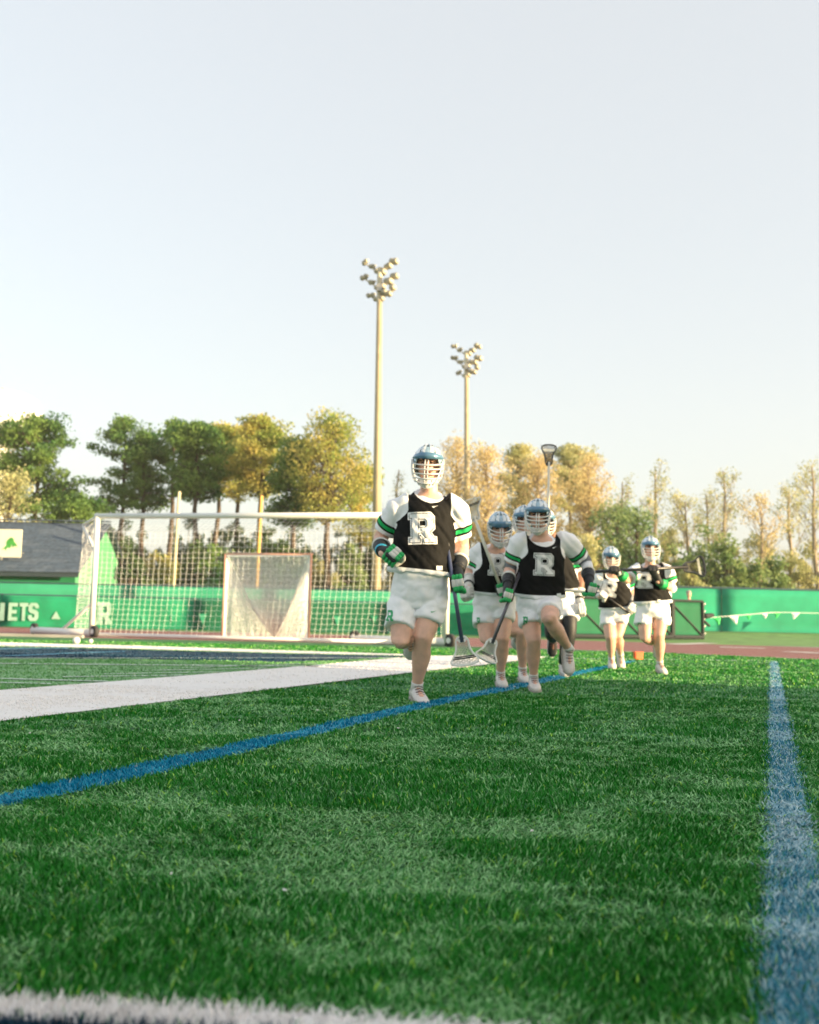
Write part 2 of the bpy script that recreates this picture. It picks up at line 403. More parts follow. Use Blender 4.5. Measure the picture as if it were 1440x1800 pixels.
def fibres(idx, mb_extra, name, m, kind, label=None, zbase=0.0, tint=None):
    x, y = X[idx], Y[idx]; n = len(x)
    d = np.hypot(x, y)
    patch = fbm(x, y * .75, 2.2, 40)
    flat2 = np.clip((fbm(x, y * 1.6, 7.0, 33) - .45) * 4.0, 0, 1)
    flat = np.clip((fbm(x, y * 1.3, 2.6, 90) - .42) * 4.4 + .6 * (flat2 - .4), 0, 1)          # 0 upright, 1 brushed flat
    ang = fbm(x, y, 1.1, 70) * 9 + RNG.normal(0, 1.8, n)
    h = (.015 + .010 * RNG.random(n)) * (1 - .25 * flat)
    lean = (.35 + .9 * flat) * (.4 + .9 * RNG.random(n)) * h * 1.1 + .006
    dx, dy = np.cos(ang), np.sin(ang)
    wd = (.0008 + .00040 * d) * (.7 + .6 * RNG.random(n))
    # blade faces roughly the lean direction, twisted at random
    ta = ang + np.pi / 2 + RNG.normal(0, .8, n); wx, wy = np.cos(ta) * wd, np.sin(ta) * wd
    v = np.empty((n, 5, 3), np.float32)
    v[:, 0] = np.stack([x - wx, y - wy, np.full(n, zbase)], 1); v[:, 1] = np.stack([x + wx, y + wy, np.full(n, zbase)], 1)
    mx, my, mz = x + dx * lean * .35, y + dy * lean * .35, h * .62 + zbase
    v[:, 2] = np.stack([mx + wx * .85, my + wy * .85, mz], 1); v[:, 3] = np.stack([mx - wx * .85, my - wy * .85, mz], 1)
    droop = RNG.random(n) * .4 * flat
    v[:, 4] = np.stack([x + dx * lean, y + dy * lean, zbase + h * (1 - droop)], 1)
    base = np.arange(n) * 5
    loops = np.stack([base, base + 1, base + 2, base + 3, base + 3, base + 2, base + 4], 1).ravel()
    ls = np.stack([np.arange(n) * 7, np.arange(n) * 7 + 4], 1).ravel()
    me = bpy.data.meshes.new(name)
    ev, ef = mb_extra if mb_extra else ([], [])
    nv = n * 5 + len(ev); me.vertices.add(nv)
    co = np.concatenate([v.reshape(-1, 3), np.array(ev, np.float32).reshape(-1, 3)]) if len(ev) else v.reshape(-1, 3)
    me.vertices.foreach_set('co', co.ravel())
    el = []; es = []; pos = n * 7
    for f in ef: es.append(pos); el += [i + n * 5 for i in f]; pos += len(f)
    me.loops.add(pos); me.loops.foreach_set('vertex_index', np.concatenate([loops, np.array(el, int)]).astype(np.int32))
    me.polygons.add(n * 2 + len(ef)); me.polygons.foreach_set('loop_start', np.concatenate([ls, np.array(es, int)]).astype(np.int32))
    me.update(calc_edges=True)
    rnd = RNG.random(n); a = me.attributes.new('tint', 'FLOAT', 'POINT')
    # pale dusty worn fibres, plus sky sheen of flattened pile painted into the tint
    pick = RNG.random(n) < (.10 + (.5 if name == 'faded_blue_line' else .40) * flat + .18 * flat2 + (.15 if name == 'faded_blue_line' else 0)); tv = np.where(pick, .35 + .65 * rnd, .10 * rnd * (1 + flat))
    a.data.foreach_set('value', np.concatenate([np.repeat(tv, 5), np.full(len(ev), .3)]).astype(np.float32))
    a2 = me.attributes.new('odd', 'FLOAT', 'POINT'); odd = (RNG.random(n) < .018).astype(np.float32)
    a2.data.foreach_set('value', np.concatenate([np.repeat(odd, 5), np.zeros(len(ev))]).astype(np.float32))
    me.materials.append(m); o = bpy.data.objects.new(name, me); link(o); tag(o, label, None, None, kind)
    me.validate(); return o
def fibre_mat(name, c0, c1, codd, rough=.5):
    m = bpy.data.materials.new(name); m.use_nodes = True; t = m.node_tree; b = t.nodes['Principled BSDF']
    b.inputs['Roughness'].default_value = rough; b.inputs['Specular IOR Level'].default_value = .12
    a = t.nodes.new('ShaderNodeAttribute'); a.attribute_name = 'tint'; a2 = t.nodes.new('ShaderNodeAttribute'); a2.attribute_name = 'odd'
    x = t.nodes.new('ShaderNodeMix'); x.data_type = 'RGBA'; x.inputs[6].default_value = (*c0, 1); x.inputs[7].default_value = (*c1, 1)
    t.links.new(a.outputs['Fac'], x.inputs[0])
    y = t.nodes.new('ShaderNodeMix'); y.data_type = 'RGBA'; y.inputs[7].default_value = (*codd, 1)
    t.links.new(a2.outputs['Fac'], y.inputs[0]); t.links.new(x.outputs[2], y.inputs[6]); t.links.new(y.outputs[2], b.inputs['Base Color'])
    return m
FM = dict(
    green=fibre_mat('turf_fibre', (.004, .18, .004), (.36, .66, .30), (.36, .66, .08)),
    inner_field=fibre_mat('inner_turf_fibre', (.12, .33, .10), (.30, .50, .26), (.4, .5, .3)),
    white_border=fibre_mat('white_fibre', (.82, .79, .77), (.90, .87, .85), (.75, .75, .7)),
    blue_sideline=fibre_mat('blue_fibre', (.001, .19, .33), (.03, .40, .54), (.35, .5, .5)),
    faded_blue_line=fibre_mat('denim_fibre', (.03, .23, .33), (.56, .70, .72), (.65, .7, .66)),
    near_navy_paint=fibre_mat('navy_fibre', (.006, .035, .07), (.02, .09, .15), (.1, .2, .3)))
FM['near_white_line'] = FM['end_line'] = FM['white_border']; FM['end_zone_paint'] = FM['near_navy_paint']
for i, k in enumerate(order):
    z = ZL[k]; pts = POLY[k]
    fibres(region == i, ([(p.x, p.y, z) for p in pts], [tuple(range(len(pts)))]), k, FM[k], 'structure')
fibres(region == -1, None, 'turf_fibres', FM['green'], 'stuff', 'short dark green artificial turf fibres, patches paled by wear and painted-in sheen')
# faint lines of the other game on the inner field
def gline(a, b, wpx, name, m, z=.012):
    p, q = G(*a), G(*b); r, s_ = G(a[0], a[1] + wpx), G(b[0], b[1] + wpx)
    sheet(name, [p, q, s_, r], z, m)
for a, b, w_ in (((0, 1167), (560, 1172), 1.6), ((0, 1158), (735, 1157), 1.0), ((0, 1194), (190, 1199), 1.5), ((110, 1191), (330, 1188), 1.2), ((0, 1201), (90, 1203.5), 1.5), ((0, 1208), (45, 1209), 1.5), ((180, 1186), (400, 1182), 1.0), ((250, 1180), (470, 1175.6), .9), ((300, 1176), (560, 1167), .8)):
    gline(a, b, w_, 'hash_line', M['f_line'])
def gcurve(pts, wpx, name, m, z=.014):
    t = crv([G(*p) for p in pts], 10); b = crv([G(p[0], p[1] + wpx) for p in pts], 10)
    strip(name, t, b, z, m)
gcurve([(-60, 1143), (40, 1140.5), (120, 1140)], 1.5, 'painted_curve', M['p_sky'])
gcurve([(-30, 1155), (60, 1152), (150, 1148), (220, 1146)], 1.4, 'painted_curve', M['p_sky'])
gline((980, 1157), (1360, 1161.5), 1.0, 'restraining_line', M['f_line'], .004)
# small pale scraps lying in the turf
sb = MB()
for px, py in [(603, 1200), (558, 1257), (421, 1276), (488, 1172), (932, 1375), (205, 1267), (470, 1168), (52, 1300), (700, 1290), (815, 1240), (905, 1213), (1000, 1228), (935, 1480), (500, 1590), (300, 1560)] :
    p = G(px, py); r = .003 + .003 * random.random(); sb.box(p + V((0, 0, .03)), (r * 2.4, r, .004), Matrix.Rotation(random.random() * 3, 3, 'Z') @ Matrix.Rotation(.4, 3, 'X'))
tag(sb.build('turf_litter', M['p_white']), 'tiny pale scraps scattered on the green turf', None, None, 'stuff')
# ------------------------------------------------------------------ fences and gates
def wavy_panel(a, b, z0, z1, amp, seed, nx=14, nz=5, th=.012):
    """a screen of cloth laced to a fence: a slightly billowing sheet with thickness"""
    mb = MB(); a = V(a); b = V(b); d = (b - a); n_ = V((d.y, -d.x, 0)).normalized()
    F_ = []; 
    for side in (0, 1):
        for i in range(nx + 1):
            for k in range(nz + 1):
                u = i / nx; v = k / nz
                sag = math.sin(u * math.pi) * math.sin(v * math.pi)
                o = amp * (noise.noise(V((u * 4 + seed, v * 2, seed))) * .8 + .5 * sag)
                p = a + d * u + n_ * (o + (th if side else 0)); p.z = z0 + (z1 - z0) * v - .02 * (v == 1) * abs(math.sin(u * math.pi * 5))
                F_.append(p)
    fs = []; s = nz + 1; N = (nx + 1) * s
    for i in range(nx):
        for k in range(nz):
            q = (i * s + k, (i + 1) * s + k, (i + 1) * s + k + 1, i * s + k + 1); fs.append(q); fs.append(tuple(N + j for j in reversed(q)))
    for i in range(nx):
        for k in (0, nz): fs.append((i * s + k, (i + 1) * s + k, N + (i + 1) * s + k, N + i * s + k))
    for k in range(nz):
        for i in (0, nx): fs.append((i * s + k, i * s + k + 1, N + i * s + k + 1, N + i * s + k))
    mb.add(F_, fs); return mb
def fence(name, label, pts, h, m, rail_m, per=6.0, gap=.03, amp=.03, railr=.03, post_over=.03, z0=0.03, group=None, mats=None, base=0.0, mid=False):
    root = empty(name, V(pts[0]), label, 'fence', group); sd = 0
    for a, b in zip(pts[:-1], pts[1:]):
        a, b = V(a), V(b); n = max(1, round((b - a).length / per))
        for k in range(n):
            p = a.lerp(b, k / n); q = a.lerp(b, (k + 1) / n); t = (q - p).normalized(); sd += 1
            mm = m if not mats else mats[sd % len(mats)]
            o = wavy_panel(p + t * gap / 2, q - t * gap / 2, base + z0, base + h - .03, amp, sd * 3.7).build('windscreen_panel', mm, root, True)
            back = V((-t.y, t.x, 0)) * .06
            pm = MB(); pm.tube([V((p.x, p.y, base - .3)) + back, V((p.x, p.y, base + h + post_over)) + back], .032, 8); pm.build('post', rail_m, root)
        t = (b - a).normalized(); back = V((-t.y, t.x, 0)) * .06
        rm = MB(); rm.tube([V((a.x, a.y, base + h)) + back * .3, V((b.x, b.y, base + h)) + back * .3], railr, 8); rm.build('top_rail', rail_m, root)
    return root
FL = [G(-420, 1093.5), G(0, 1102.5), G(340, 1108.5), G(680, 1115), G(1000, 1121.5)]
fA = fence('low_fence', 'low fence with bright green windscreen and white lettering behind the goals', FL, 1.06, M['screen'], M['rail'], per=5.2, amp=.07, railr=.022, mats=[M['screen'], M['screen3'], M['screen']])
FB = [V((-34, 42, 0)), V((-12, 43, 0)), V((6, 44, 0)), V((9.6, 44.2, 0))]
fB = fence('high_fence', 'higher pale green screened fence behind the low lettered fence', FB, 1.72, M['screen2'], M['rail'], per=7, railr=.03)
FR = [V((9.75, 44.3, 0)), V((14, 44.6, 0)), V((24, 45.4, 0)), V((40, 46, 0))]
fR = fence('screened_fence', 'tall sea green windscreen fence with dark top rail right of the gates', FR, 1.95, M['screenr'], M['rail'], per=8, railr=.05, base=.2, amp=.06)
# the bank of grass the far fence stands on
bk = MB(); nb = [V((8.0, 37.5, -.004)), V((14, 37, -.004)), V((22, 36, -.004)), V((42, 34, -.004))]; fb = [V((8.0, 44, .2)), V((14, 44.4, .2)), V((24, 45.2, .2)), V((42, 46, .2))]; bb = [p + V((0, 30, 0)) for p in fb]
bk.add(nb + fb + bb, [(i + 4 * j, i + 1 + 4 * j, i + 5 + 4 * j, i + 4 + 4 * j) for i in range(3) for j in (0, 1)])
tag(bk.build('grass_bank', M['lawn']), kind='structure')

# gates: four framed leaves of dark green screen with a diagonal brace each
gp0, gp1 = G(1006, 1123.5), G(1236, 1125.5)
gh = 1.32
for k in range(4):
    a = gp0.lerp(gp1, k / 4); b = gp0.lerp(gp1, (k + 1) / 4); t = (b - a).normalized(); a2, b2 = a + t * .03, b - t * .03
    root = empty('gate', a, ['dark green screened gate leaf beside the low fence, partly behind the pack of players', 'dark green screened gate leaf behind the fifth runner in the line', 'dark green screened gate leaf between the two runners at the back', 'rightmost dark green screened gate leaf with black latch post'][k], 'gate', 'screened gate leaves across the track entrance')
    wavy_panel(a2 + t * .04, b2 - t * .04, .14, gh - .03, .02, 50 + k).build('screen', M['screen3'], root, True)
    up = V((0, 0, 1)); f = -V((-t.y, t.x, 0)) * .03
    fr = MB()
    for p in (a2, b2): fr.tube([p + up * .03 + f, p + up * gh + f], .055, 8)
    fr.tube([a2 + up * gh + f, b2 + up * gh + f], .045, 8); fr.tube([a2 + up * .10 + f, b2 + up * .10 + f], .075, 8)
    fr.build('frame', M['blackframe'], root)
    br = MB(); br.tube([a2 + up * (gh - .15) + f, b2 + up * .14 + f], .034, 8); br.build('brace', M['blackframe'], root)
    if k == 3:
        for zz in (.2, .45, .7, .95, 1.2):
            l = MB(); l.box(b + up * zz + f, (.10, .08, .05)); l.tube([b + up * zz + f, b + up * (zz + .05) + f + t * .09], .02, 6); l.build('hinge', M['grey'], root)
        l = MB(); l.caps(b + up * .82 + t * .1 + f, b + up * .86 + t * .42 + f, .10, .07); l.caps(b + up * .5 + t * .25 + f, b + up * .62 + t * .08 + f, .05, .05); l.build('latch_cover', M['blackframe'], root)

# ------------------------------------------------------------------ block letter R and lettering
R_OUT = [(0, 0), (.42, 0), (.42, .17), (.35, .17), (.35, .32), (.44, .32), (.60, .17), (.54, .17), (.54, 0), (1, 0), (1, .17), (.93, .17), (.78, .34), (.93, .48), (.93, .87), (.80, 1), (0, 1), (0, .83), (.09, .83), (.09, .17), (0, .17)]
R_IN = [(.35, .53), (.60, .53), (.66, .58), (.66, .73), (.60, .79), (.35, .79)]
def flat_shape(polys, offset=0.0):
    cu = bpy.data.curves.new('c', 'CURVE'); cu.dimensions = '2D'; cu.fill_mode = 'FRONT' if hasattr(cu, 'fill_mode') else 'FRONT'
    for pl in polys:
        sp = cu.splines.new('POLY'); sp.points.add(len(pl) - 1)
        for p, q in zip(sp.points, pl): p.co = (q[0], q[1], 0, 1)
        sp.use_cyclic_u = True
    cu.fill_mode = 'FRONT'; cu.offset = offset
    o = bpy.data.objects.new('c', cu); C.objects.link(o); dg = bpy.context.evaluated_depsgraph_get(); dg.update()
    me = bpy.data.meshes.new_from_object(o.evaluated_get(dg)); bpy.data.objects.remove(o)
    vs = [v.co.copy() for v in me.vertices]; fs = [tuple(p.vertices) for p in me.polygons]; bpy.data.meshes.remove(me); return vs, fs
def text_shape(s, offset=0.02):
    cu = bpy.data.curves.new('t', 'FONT'); cu.body = s; cu.size = 1; cu.offset = offset
    o = bpy.data.objects.new('t', cu); C.objects.link(o); dg = bpy.context.evaluated_depsgraph_get(); dg.update()
    me = bpy.data.meshes.new_from_object(o.evaluated_get(dg)); bpy.data.objects.remove(o)
    vs = [v.co.copy() for v in me.vertices]; fs = [tuple(p.vertices) for p in me.polygons]; bpy.data.meshes.remove(me); return vs, fs
def fit(vs):
    x0 = min(v.x for v in vs); x1 = max(v.x for v in vs); y0 = min(v.y for v in vs); y1 = max(v.y for v in vs)
    return [V(((v.x - x0) / (x1 - x0), (v.y - y0) / (y1 - y0), 0)) for v in vs]
def fence_print(vs, fs, px0, px1, py_top, py_bot, name, m, a=FL[0], b=FL[1]):
    """flat print on the low fence, between two pixel columns"""
    t = (b - a); n_ = V((t.y, -t.x, 0)).normalized()
    def hit(px, py):
        d = ray(px, py); s_ = (a - CP).dot(n_) / d.dot(n_); return CP + d * s_
    A = hit(px0, py_bot); B = hit(px1, py_bot); T = hit(px0, py_top); up = V((0, 0, 1)) * (T.z - A.z); B.z = A.z
    out_ = []
    for v in vs: out_.append(A + (B - A) * v.x + up * v.y + n_ * .075)
    vs2 = out_ + [p - n_ * .06 for p in out_]; mb = MB(); mb.add(out_, fs)
    mb.build(name, m, fA)
TT = lambda w_: [(0, 0), (1, 0), (1, 1), (0, 1)]
# heavy condensed letters N E T S drawn as shapes
LN = [[(0, 0), (.32, 0), (.32, .5), (.68, 0), (1, 0), (1, 1), (.68, 1), (.68, .5), (.32, 1), (0, 1)]]
LE = [[(0, 0), (1, 0), (1, .2), (.38, .2), (.38, .4), (.9, .4), (.9, .6), (.38, .6), (.38, .8), (1, .8), (1, 1), (0, 1)]]
LT = [[(.32, 0), (.68, 0), (.68, .8), (1, .8), (1, 1), (0, 1), (0, .8), (.32, .8)]]
LS = [[(.2, 0), (.8, 0), (1, .14), (1, .46), (.8, .6), (.42, .66), (.36, .72), (.42, .82), (.62, .82), (.66, .70), (1, .70), (1, .86), (.8, 1), (.2, 1), (0, .86), (0, .56), (.2, .44), (.58, .38), (.64, .30), (.58, .18), (.40, .18), (.35, .32), (0, .32), (0, .14)]]
for L_, x0, x1 in ((LN, -16, 9), (LE, 15, 31), (LT, 34, 49.5), (LS, 50, 68)):
    vs, fs = flat_shape(L_); fence_print(vs, fs, x0, x1, 1059.5 + .004 * x0, 1090.5 + .014 * x0, 'printed_letter', M['logo_wt'], FL[1] if x0 > 0 else FL[0], FL[2] if x0 > 0 else FL[1])
vs, fs = flat_shape([R_OUT, R_IN]); fence_print(vs, fs, 170, 197, 1058, 1097, 'printed_letter', M['logo_wt'], FL[1], FL[2])
tri_dn = ([V((0, 1, 0)), V((1, 1, 0)), V((.55, 0, 0))], [(0, 2, 1)]); tri_up = ([V((0, 0, 0)), V((1, 0, 0)), V((.5, 1, 0))], [(0, 1, 2)])
for x0, x1, y0, y1, sh in ((91, 107, 1074, 1088, tri_up), (247, 257, 1083, 1097, tri_dn), (300, 307, 1082, 1094, tri_dn), (349, 364, 1079, 1098, tri_dn)):
    fence_print(*sh, x0, x1, y0, y1, 'printed_pennant', M['screen2'] if x0 > 200 else M['logo_wt'], *( (FL[1], FL[2]) if x0 < 335 else (FL[2], FL[3])))
for x0, x1, y0, y1, sh in ((586, 600, 1083, 1100, tri_dn), (652, 664, 1083, 1094, tri_dn)):
    fence_print(*sh, x0, x1, y0, y1, 'printed_pennant', M['screen2'], FL[2], FL[3])

# pennants on a string right of the gates
bun = empty('pennant_bunting', P(1246, 1086, 40), 'string of green and white pennants hung low on the right-hand fence', 'bunting')
sp = [P(*q) for q in ((1246, 1086, 40), (1262, 1084.5, 40.2), (1292, 1082, 40.5), (1318, 1080, 41), (1345, 1077.5, 41.4), (1368, 1076.5, 42), (1400, 1077, 42.3), (1480, 1079, 43))]
sm_ = MB(); sm_.tube(crv(sp, 4), .012, 5); sm_.build('string', M['pennw'], bun)
for a, b, tip, m in ((1254, 1267, (1264.5, 1100), 'penng'), (1281, 1298, (1295, 1098), 'pennw'), (1311, 1321, (1317, 1090), 'penng'), (1339, 1350, (1346, 1088), 'pennw'), (1362, 1373, (1364, 1088), 'penng'), (1392, 1407, (1395, 1089), 'pennw'), (1438, 1452, (1446, 1092), 'penng')):
    f_ = lambda x: 1086 - (x - 1246) * .078 if x < 1368 else 1076.6 + (x - 1368) * .02
    yy = 40 + (a - 1246) * .018; A, B, T = P(a, f_(a), yy), P(b, f_(b), yy + .05), P(*tip, yy - .08)
    mb = MB(); th = V((0, .008, 0)); Mi = A.lerp(B, .5).lerp(T, .45) + V((0, -.05, 0))
    mb.add([A, B, T, Mi, A + th, B + th, T + th, Mi + th], [(0, 1, 3), (1, 2, 3), (2, 0, 3), (5, 4, 7), (6, 5, 7), (4, 6, 7), (0, 4, 5, 1), (1, 5, 6, 2), (2, 6, 4, 0)]); mb.build('pennant', M[m], bun)

# ------------------------------------------------------------------ building with the shingled roof
def zat(px, py, Y): return P(px, py, Y).z
bx1, y0b, y1b = -16.35, 49.0, 57.5; bx0 = -46; ez = 2.62; rz = 5.15; ym = 53.2
hb = empty('clubhouse', V((bx1, y0b, 0)), 'long green clubhouse with slate shingle roof and pale green gable end', 'building')
mb = MB(); mb.add([(bx0, y0b, 0), (bx1, y0b, 0), (bx1, y0b, ez), (bx0, y0b, ez), (bx0, y1b, 0), (bx1, y1b, 0), (bx1, y1b, ez), (bx0, y1b, ez), (bx0, ym, rz - .1)], [(0, 1, 2, 3), (5, 4, 7, 6), (4, 0, 3, 7), (3, 8, 7)])
for zz in np.arange(.25, ez, .28): mb.box((.5 * (bx0 + bx1), y0b - .012, zz), (bx1 - bx0, .022, .02))
mb.build('wall', M['gwall'], hb)
mb = MB(); g0 = bx1 + .002; mb.add([(g0, y0b, 0), (g0, y1b, 0), (g0, y1b, ez), (g0, ym, rz - .1), (g0, y0b, ez)], [(0, 1, 2, 3, 4)])
mb.box((g0 + .03, (y0b + y1b) / 2, ez - .05), (.05, y1b - y0b, .14)); mb.build('gable_wall', M['ggable'], hb)
# roof courses: each shingle course a row of overlapping slabs
sh1 = MB(); nc = 16; slope = math.atan2(rz - ez, ym - y0b); L = (rz - ez) / math.sin(slope) + .5
for side in (1, -1):
    for c in range(nc):
        s0 = -.5 + (L) * c / nc; x = bx0
        while x < bx1 + .35:
            wd = .5 + .5 * random.random(); x2 = min(x + wd, bx1 + .35)
            s_ = s0 + L / nc * .55
            yy = (y0b + math.cos(slope) * s_) if side == 1 else (2 * ym - y0b - math.cos(slope) * s_)
            zz = ez + math.sin(slope) * s_ + .05 + random.random() * .012
            R = Matrix.Rotation((slope - .03) * side, 3, 'X')
            sh1.box((.5 * (x + x2), yy, zz), (x2 - x - .012, L / nc * 1.15, .03), R, m=random.choice((0, 0, 1)))
            x = x2
tag(sh1.build('shingles', [M['shingle'], M['shingle2']], hb), kind='stuff')
mb = MB()
for side in (1, -1):
    R = Matrix.Rotation(slope * side, 3, 'X'); s_ = L / 2 - .5
    mb.box(((bx0 + bx1) / 2 + .15, y0b + math.cos(slope) * s_ if side == 1 else 2 * ym - y0b - math.cos(slope) * s_, ez + math.sin(slope) * s_ - .02), (bx1 - bx0 + .3, L, .06), R)
mb.build('roof_deck', M['trim'], hb)
mb = MB(); mb.box(((bx0 + bx1) / 2, y0b - .46, ez - .36), (bx1 - bx0 + .6, .05, .16)); mb.build('gutter', M['trim'], hb)
mb = MB(); mb.box(((bx0 + bx1) / 2, ym, rz + .20), (bx1 - bx0 + .7, .3, .06)); mb.build('ridge_cap', M['shingle'], hb)
mb = MB(); mb.box((bx1 - .12, y0b + .3, 1.3), (.1, .1, 2.6)); mb.build('downpipe', M['trim'], hb)
# board with a green emblem on the roof
A, B, T = P(-8, 980, 49.2), P(36.5, 980, 49.2), P(36.5, 931, 49.2)
bd = empty('emblem_board', A, 'cream square board with a ragged green emblem standing on the slate roof', 'sign')
wB = B.x - A.x; hB = T.z - B.z; mb = MB(); mb.box(((A.x + B.x) / 2, 49.2, B.z + hB / 2), (wB, .06, hB)); mb.build('board', M['sign'], bd)
em = [(.32, .32), (.42, .40), (.40, .52), (.48, .62), (.58, .68), (.68, .66), (.72, .54), (.84, .42), (.83, .34), (.76, .40), (.66, .32), (.64, .44), (.56, .30), (.46, .34), (.40, .22), (.36, .30), (.24, .24)]
vs, fs = flat_shape([em]); mb = MB(); mb.add([V((A.x + wB * v.x, 49.16, B.z + hB * (v.y * 1.05))) for v in vs], fs); mb.build('emblem', M['leafg'], bd)
mb = MB()
for q in (.2, .8): mb.tube([V((A.x + wB * q, 49.24, B.z + .2)), V((A.x + wB * q, 50.4, B.z + .3))], .03, 6)
mb.tube([V((A.x + wB * .25, 49.1, B.z - .02)), V((A.x + wB * .35, 48.9, B.z - .1))], .06, 8); mb.build('support', M['grey'], bd)

# far beige building and the water tower
a, b = P(512, 1018, 75), P(655, 1018, 75)
bg_ = empty('low_building', V((a.x, 75, 0)), 'low beige building seen above the fence behind the lacrosse goal', 'building')
mb = MB(); mb.box(((a.x + b.x) / 2, 77, a.z / 2 - .1), (b.x - a.x, 4, a.z)); mb.build('wall', M['stucco'], bg_)
mb = MB(); mb.box(((a.x + b.x) / 2, 77, a.z + .02), (b.x - a.x + .5, 4.5, .16)); mb.build('roof', M['concrete'], bg_)
for k in range(4):
    mb = MB(); mb.box((a.x + .9 + k * 1.5, 74.97, a.z - .9), (.8, .05, .7)); mb.build('window', M['trim'], bg_)
wt = P(2, 726, 170); wtr = empty('water_tower', V((wt.x, 170, 0)), 'huge white water tower tank rising above the trees at the far left', 'water tower')
mb = MB(); prof = [(0.05, -6.5), (2.2, -6.2), (4.6, -4.6), (6.2, -2.4), (6.8, -.4), (6.75, .9), (6.0, 2.4), (4.5, 3.3), (2.4, 3.75), (.05, 3.9)]
mb.rings([[wt + V((r * math.cos(i * math.pi / 24), r * math.sin(i * math.pi / 24), z)) for i in range(48)] for r, z in prof]); mb.build('tank', M['tank'], wtr, True)
mb = MB(); mb.tube([V((wt.x, 170, 0)), V((wt.x, 170, 6)), V((wt.x, 170, wt.z - 5.5))], [2.6, 1.5, 1.5], 24); mb.build('column', M['tank'], wtr, True)
mb = MB(); mb.tube([wt + V((0, 0, 3.8)), wt + V((0, 0, 4.3))], .35, 10); mb.build('vent_cap', M['yellow'], wtr)

# ------------------------------------------------------------------ floodlights and yellow poles
def floodlight(px_base, py_base, px_top, py_top, Y, s, label, seed):
    b = P(px_base, py_base, Y); t = P(px_top, py_top, Y); b = V((b.x - (t.x - b.x) * b.z / (t.z - b.z), Y, 0))
    r = empty('floodlight', b, label, 'floodlight', 'floodlights behind the fence')
    mb = MB(); mb.tube([b, b.lerp(t, .5), t], [.29 * s, .22 * s, .15 * s], 14); mb.build('pole', M['pole'], r, True)
    rr = random.Random(seed); q = 1.0
    for k, (dz, llen, rlen, nl, nr) in enumerate(((0.0, 1.0, .95, 5, 5), (-.93, 1.0, 1.0, 5, 5), (-1.6, .72, .86, 3, 4))):
        c = t + V((0, 0, dz * q * s2(Y)))
        for sgn, ln, n in ((-1, llen, nl), (1, rlen, nr)):
            e = c + V((sgn * ln * q * 1.02, -.5 * sgn * q, (.85 if sgn < 0 else .62) * ln * q))
            if k == 2: e = c + V((sgn * ln * q * .95, -.5 * sgn * q, .42 * q))
            am = MB(); am.tube([c, e], .045 * q, 7); am.build('crossarm', M['lamp'], r)
            for i in range(n):
                f = (i + .8) / n; p = c.lerp(e, f) + V((rr.uniform(-.06, .06), -.05, (.17 if i % 2 else .0) * q + rr.uniform(-.05, .05)))
                d = V((-.45 + .5 * sgn * .3, -.75, -.55)).normalized()
                lm = MB(); R_ = (.22 if sgn > 0 else .16) * q * rr.uniform(.85, 1.1)
                lm.tube([p - d * .20 * q, p - d * .12 * q, p - d * .04 * q, p + d * .03 * q, p + d * .05 * q, p + d * .02 * q], [.07 * q, .085 * q, R_ * .8, R_, R_ * 1.0, R_ * .5], 12)
                lm.build('lamp', M['lamp'], r, True)
    cb = MB(); cb.tube([t + V((0, 0, -1.6 * q * s2(Y) - .1)), t + V((0, 0, .35 * q))], .16 * q, 10); cb.build('pole_top', M['lamp'], r)
    cb = MB(); cb.box(t + V((.0, -.15, -.9 * q)), (.35 * q, .3 * q, .4 * q)); cb.build('junction_box', M['grey'], r)
def s2(Y): return 1.0
floodlight(661, 1030, 668, 481, 56, 1.0, 'tallest floodlight mast, beside the lead runner', 1)
floodlight(822, 1030, 820, 625, 72, 1.0, 'shorter, more distant floodlight mast right of the lead runner', 2)
for px, top, bot, Y, r_, lab in ((460, 870, 1035, 47, .082, 'orange-yellow pole rising above the lacrosse goal'), (315.5, 863, 1035, 50, .085, 'pale yellow pole with a rounded cap left of the lacrosse goal')):
    t = P(px, top, Y); b_ = V((t.x - .12, Y, 0)); e = empty('yellow_pole', b_, lab, 'pole', 'yellow poles behind the fence')
    mb = MB(); mb.tube([b_, t - V((0, 0, r_)), t - V((0, 0, .02))], [r_, r_ * .95, r_ * .6], 14); mb.build('shaft', M['yellow' if px > 400 else 'yellow2'], e, True)
    mb = MB(); mb.tube([b_, b_ + V((0, 0, .5))], r_ * 1.5, 12); mb.build('base', M['concrete'], e)

# ------------------------------------------------------------------ goals
def cord(mb, pts, r, m=0): mb.tube(pts, r, 3, m, cap=False)
def net_surface(mb, fn, nu, nv, r, sag=0.0, jit=0.0):
    """grid of cords over a surface fn(u,v); cords hang a little between knots"""
    K = {}
    for i in range(nu + 1):
        for j in range(nv + 1):
            p = fn(i / nu, j / nv); K[i, j] = p + V((random.uniform(-jit, jit), random.uniform(-jit, jit), random.uniform(-jit, jit)))
    for i in range(nu + 1): cord(mb, [K[i, j] for j in range(nv + 1)], r)
    for j in range(nv + 1):
        pts = []
        for i in range(nu):
            pts.append(K[i, j])
            if sag: pts.append(K[i, j].lerp(K[i + 1, j], .5) - V((0, 0, sag)))
        pts.append(K[nu, j]); cord(mb, pts, r)
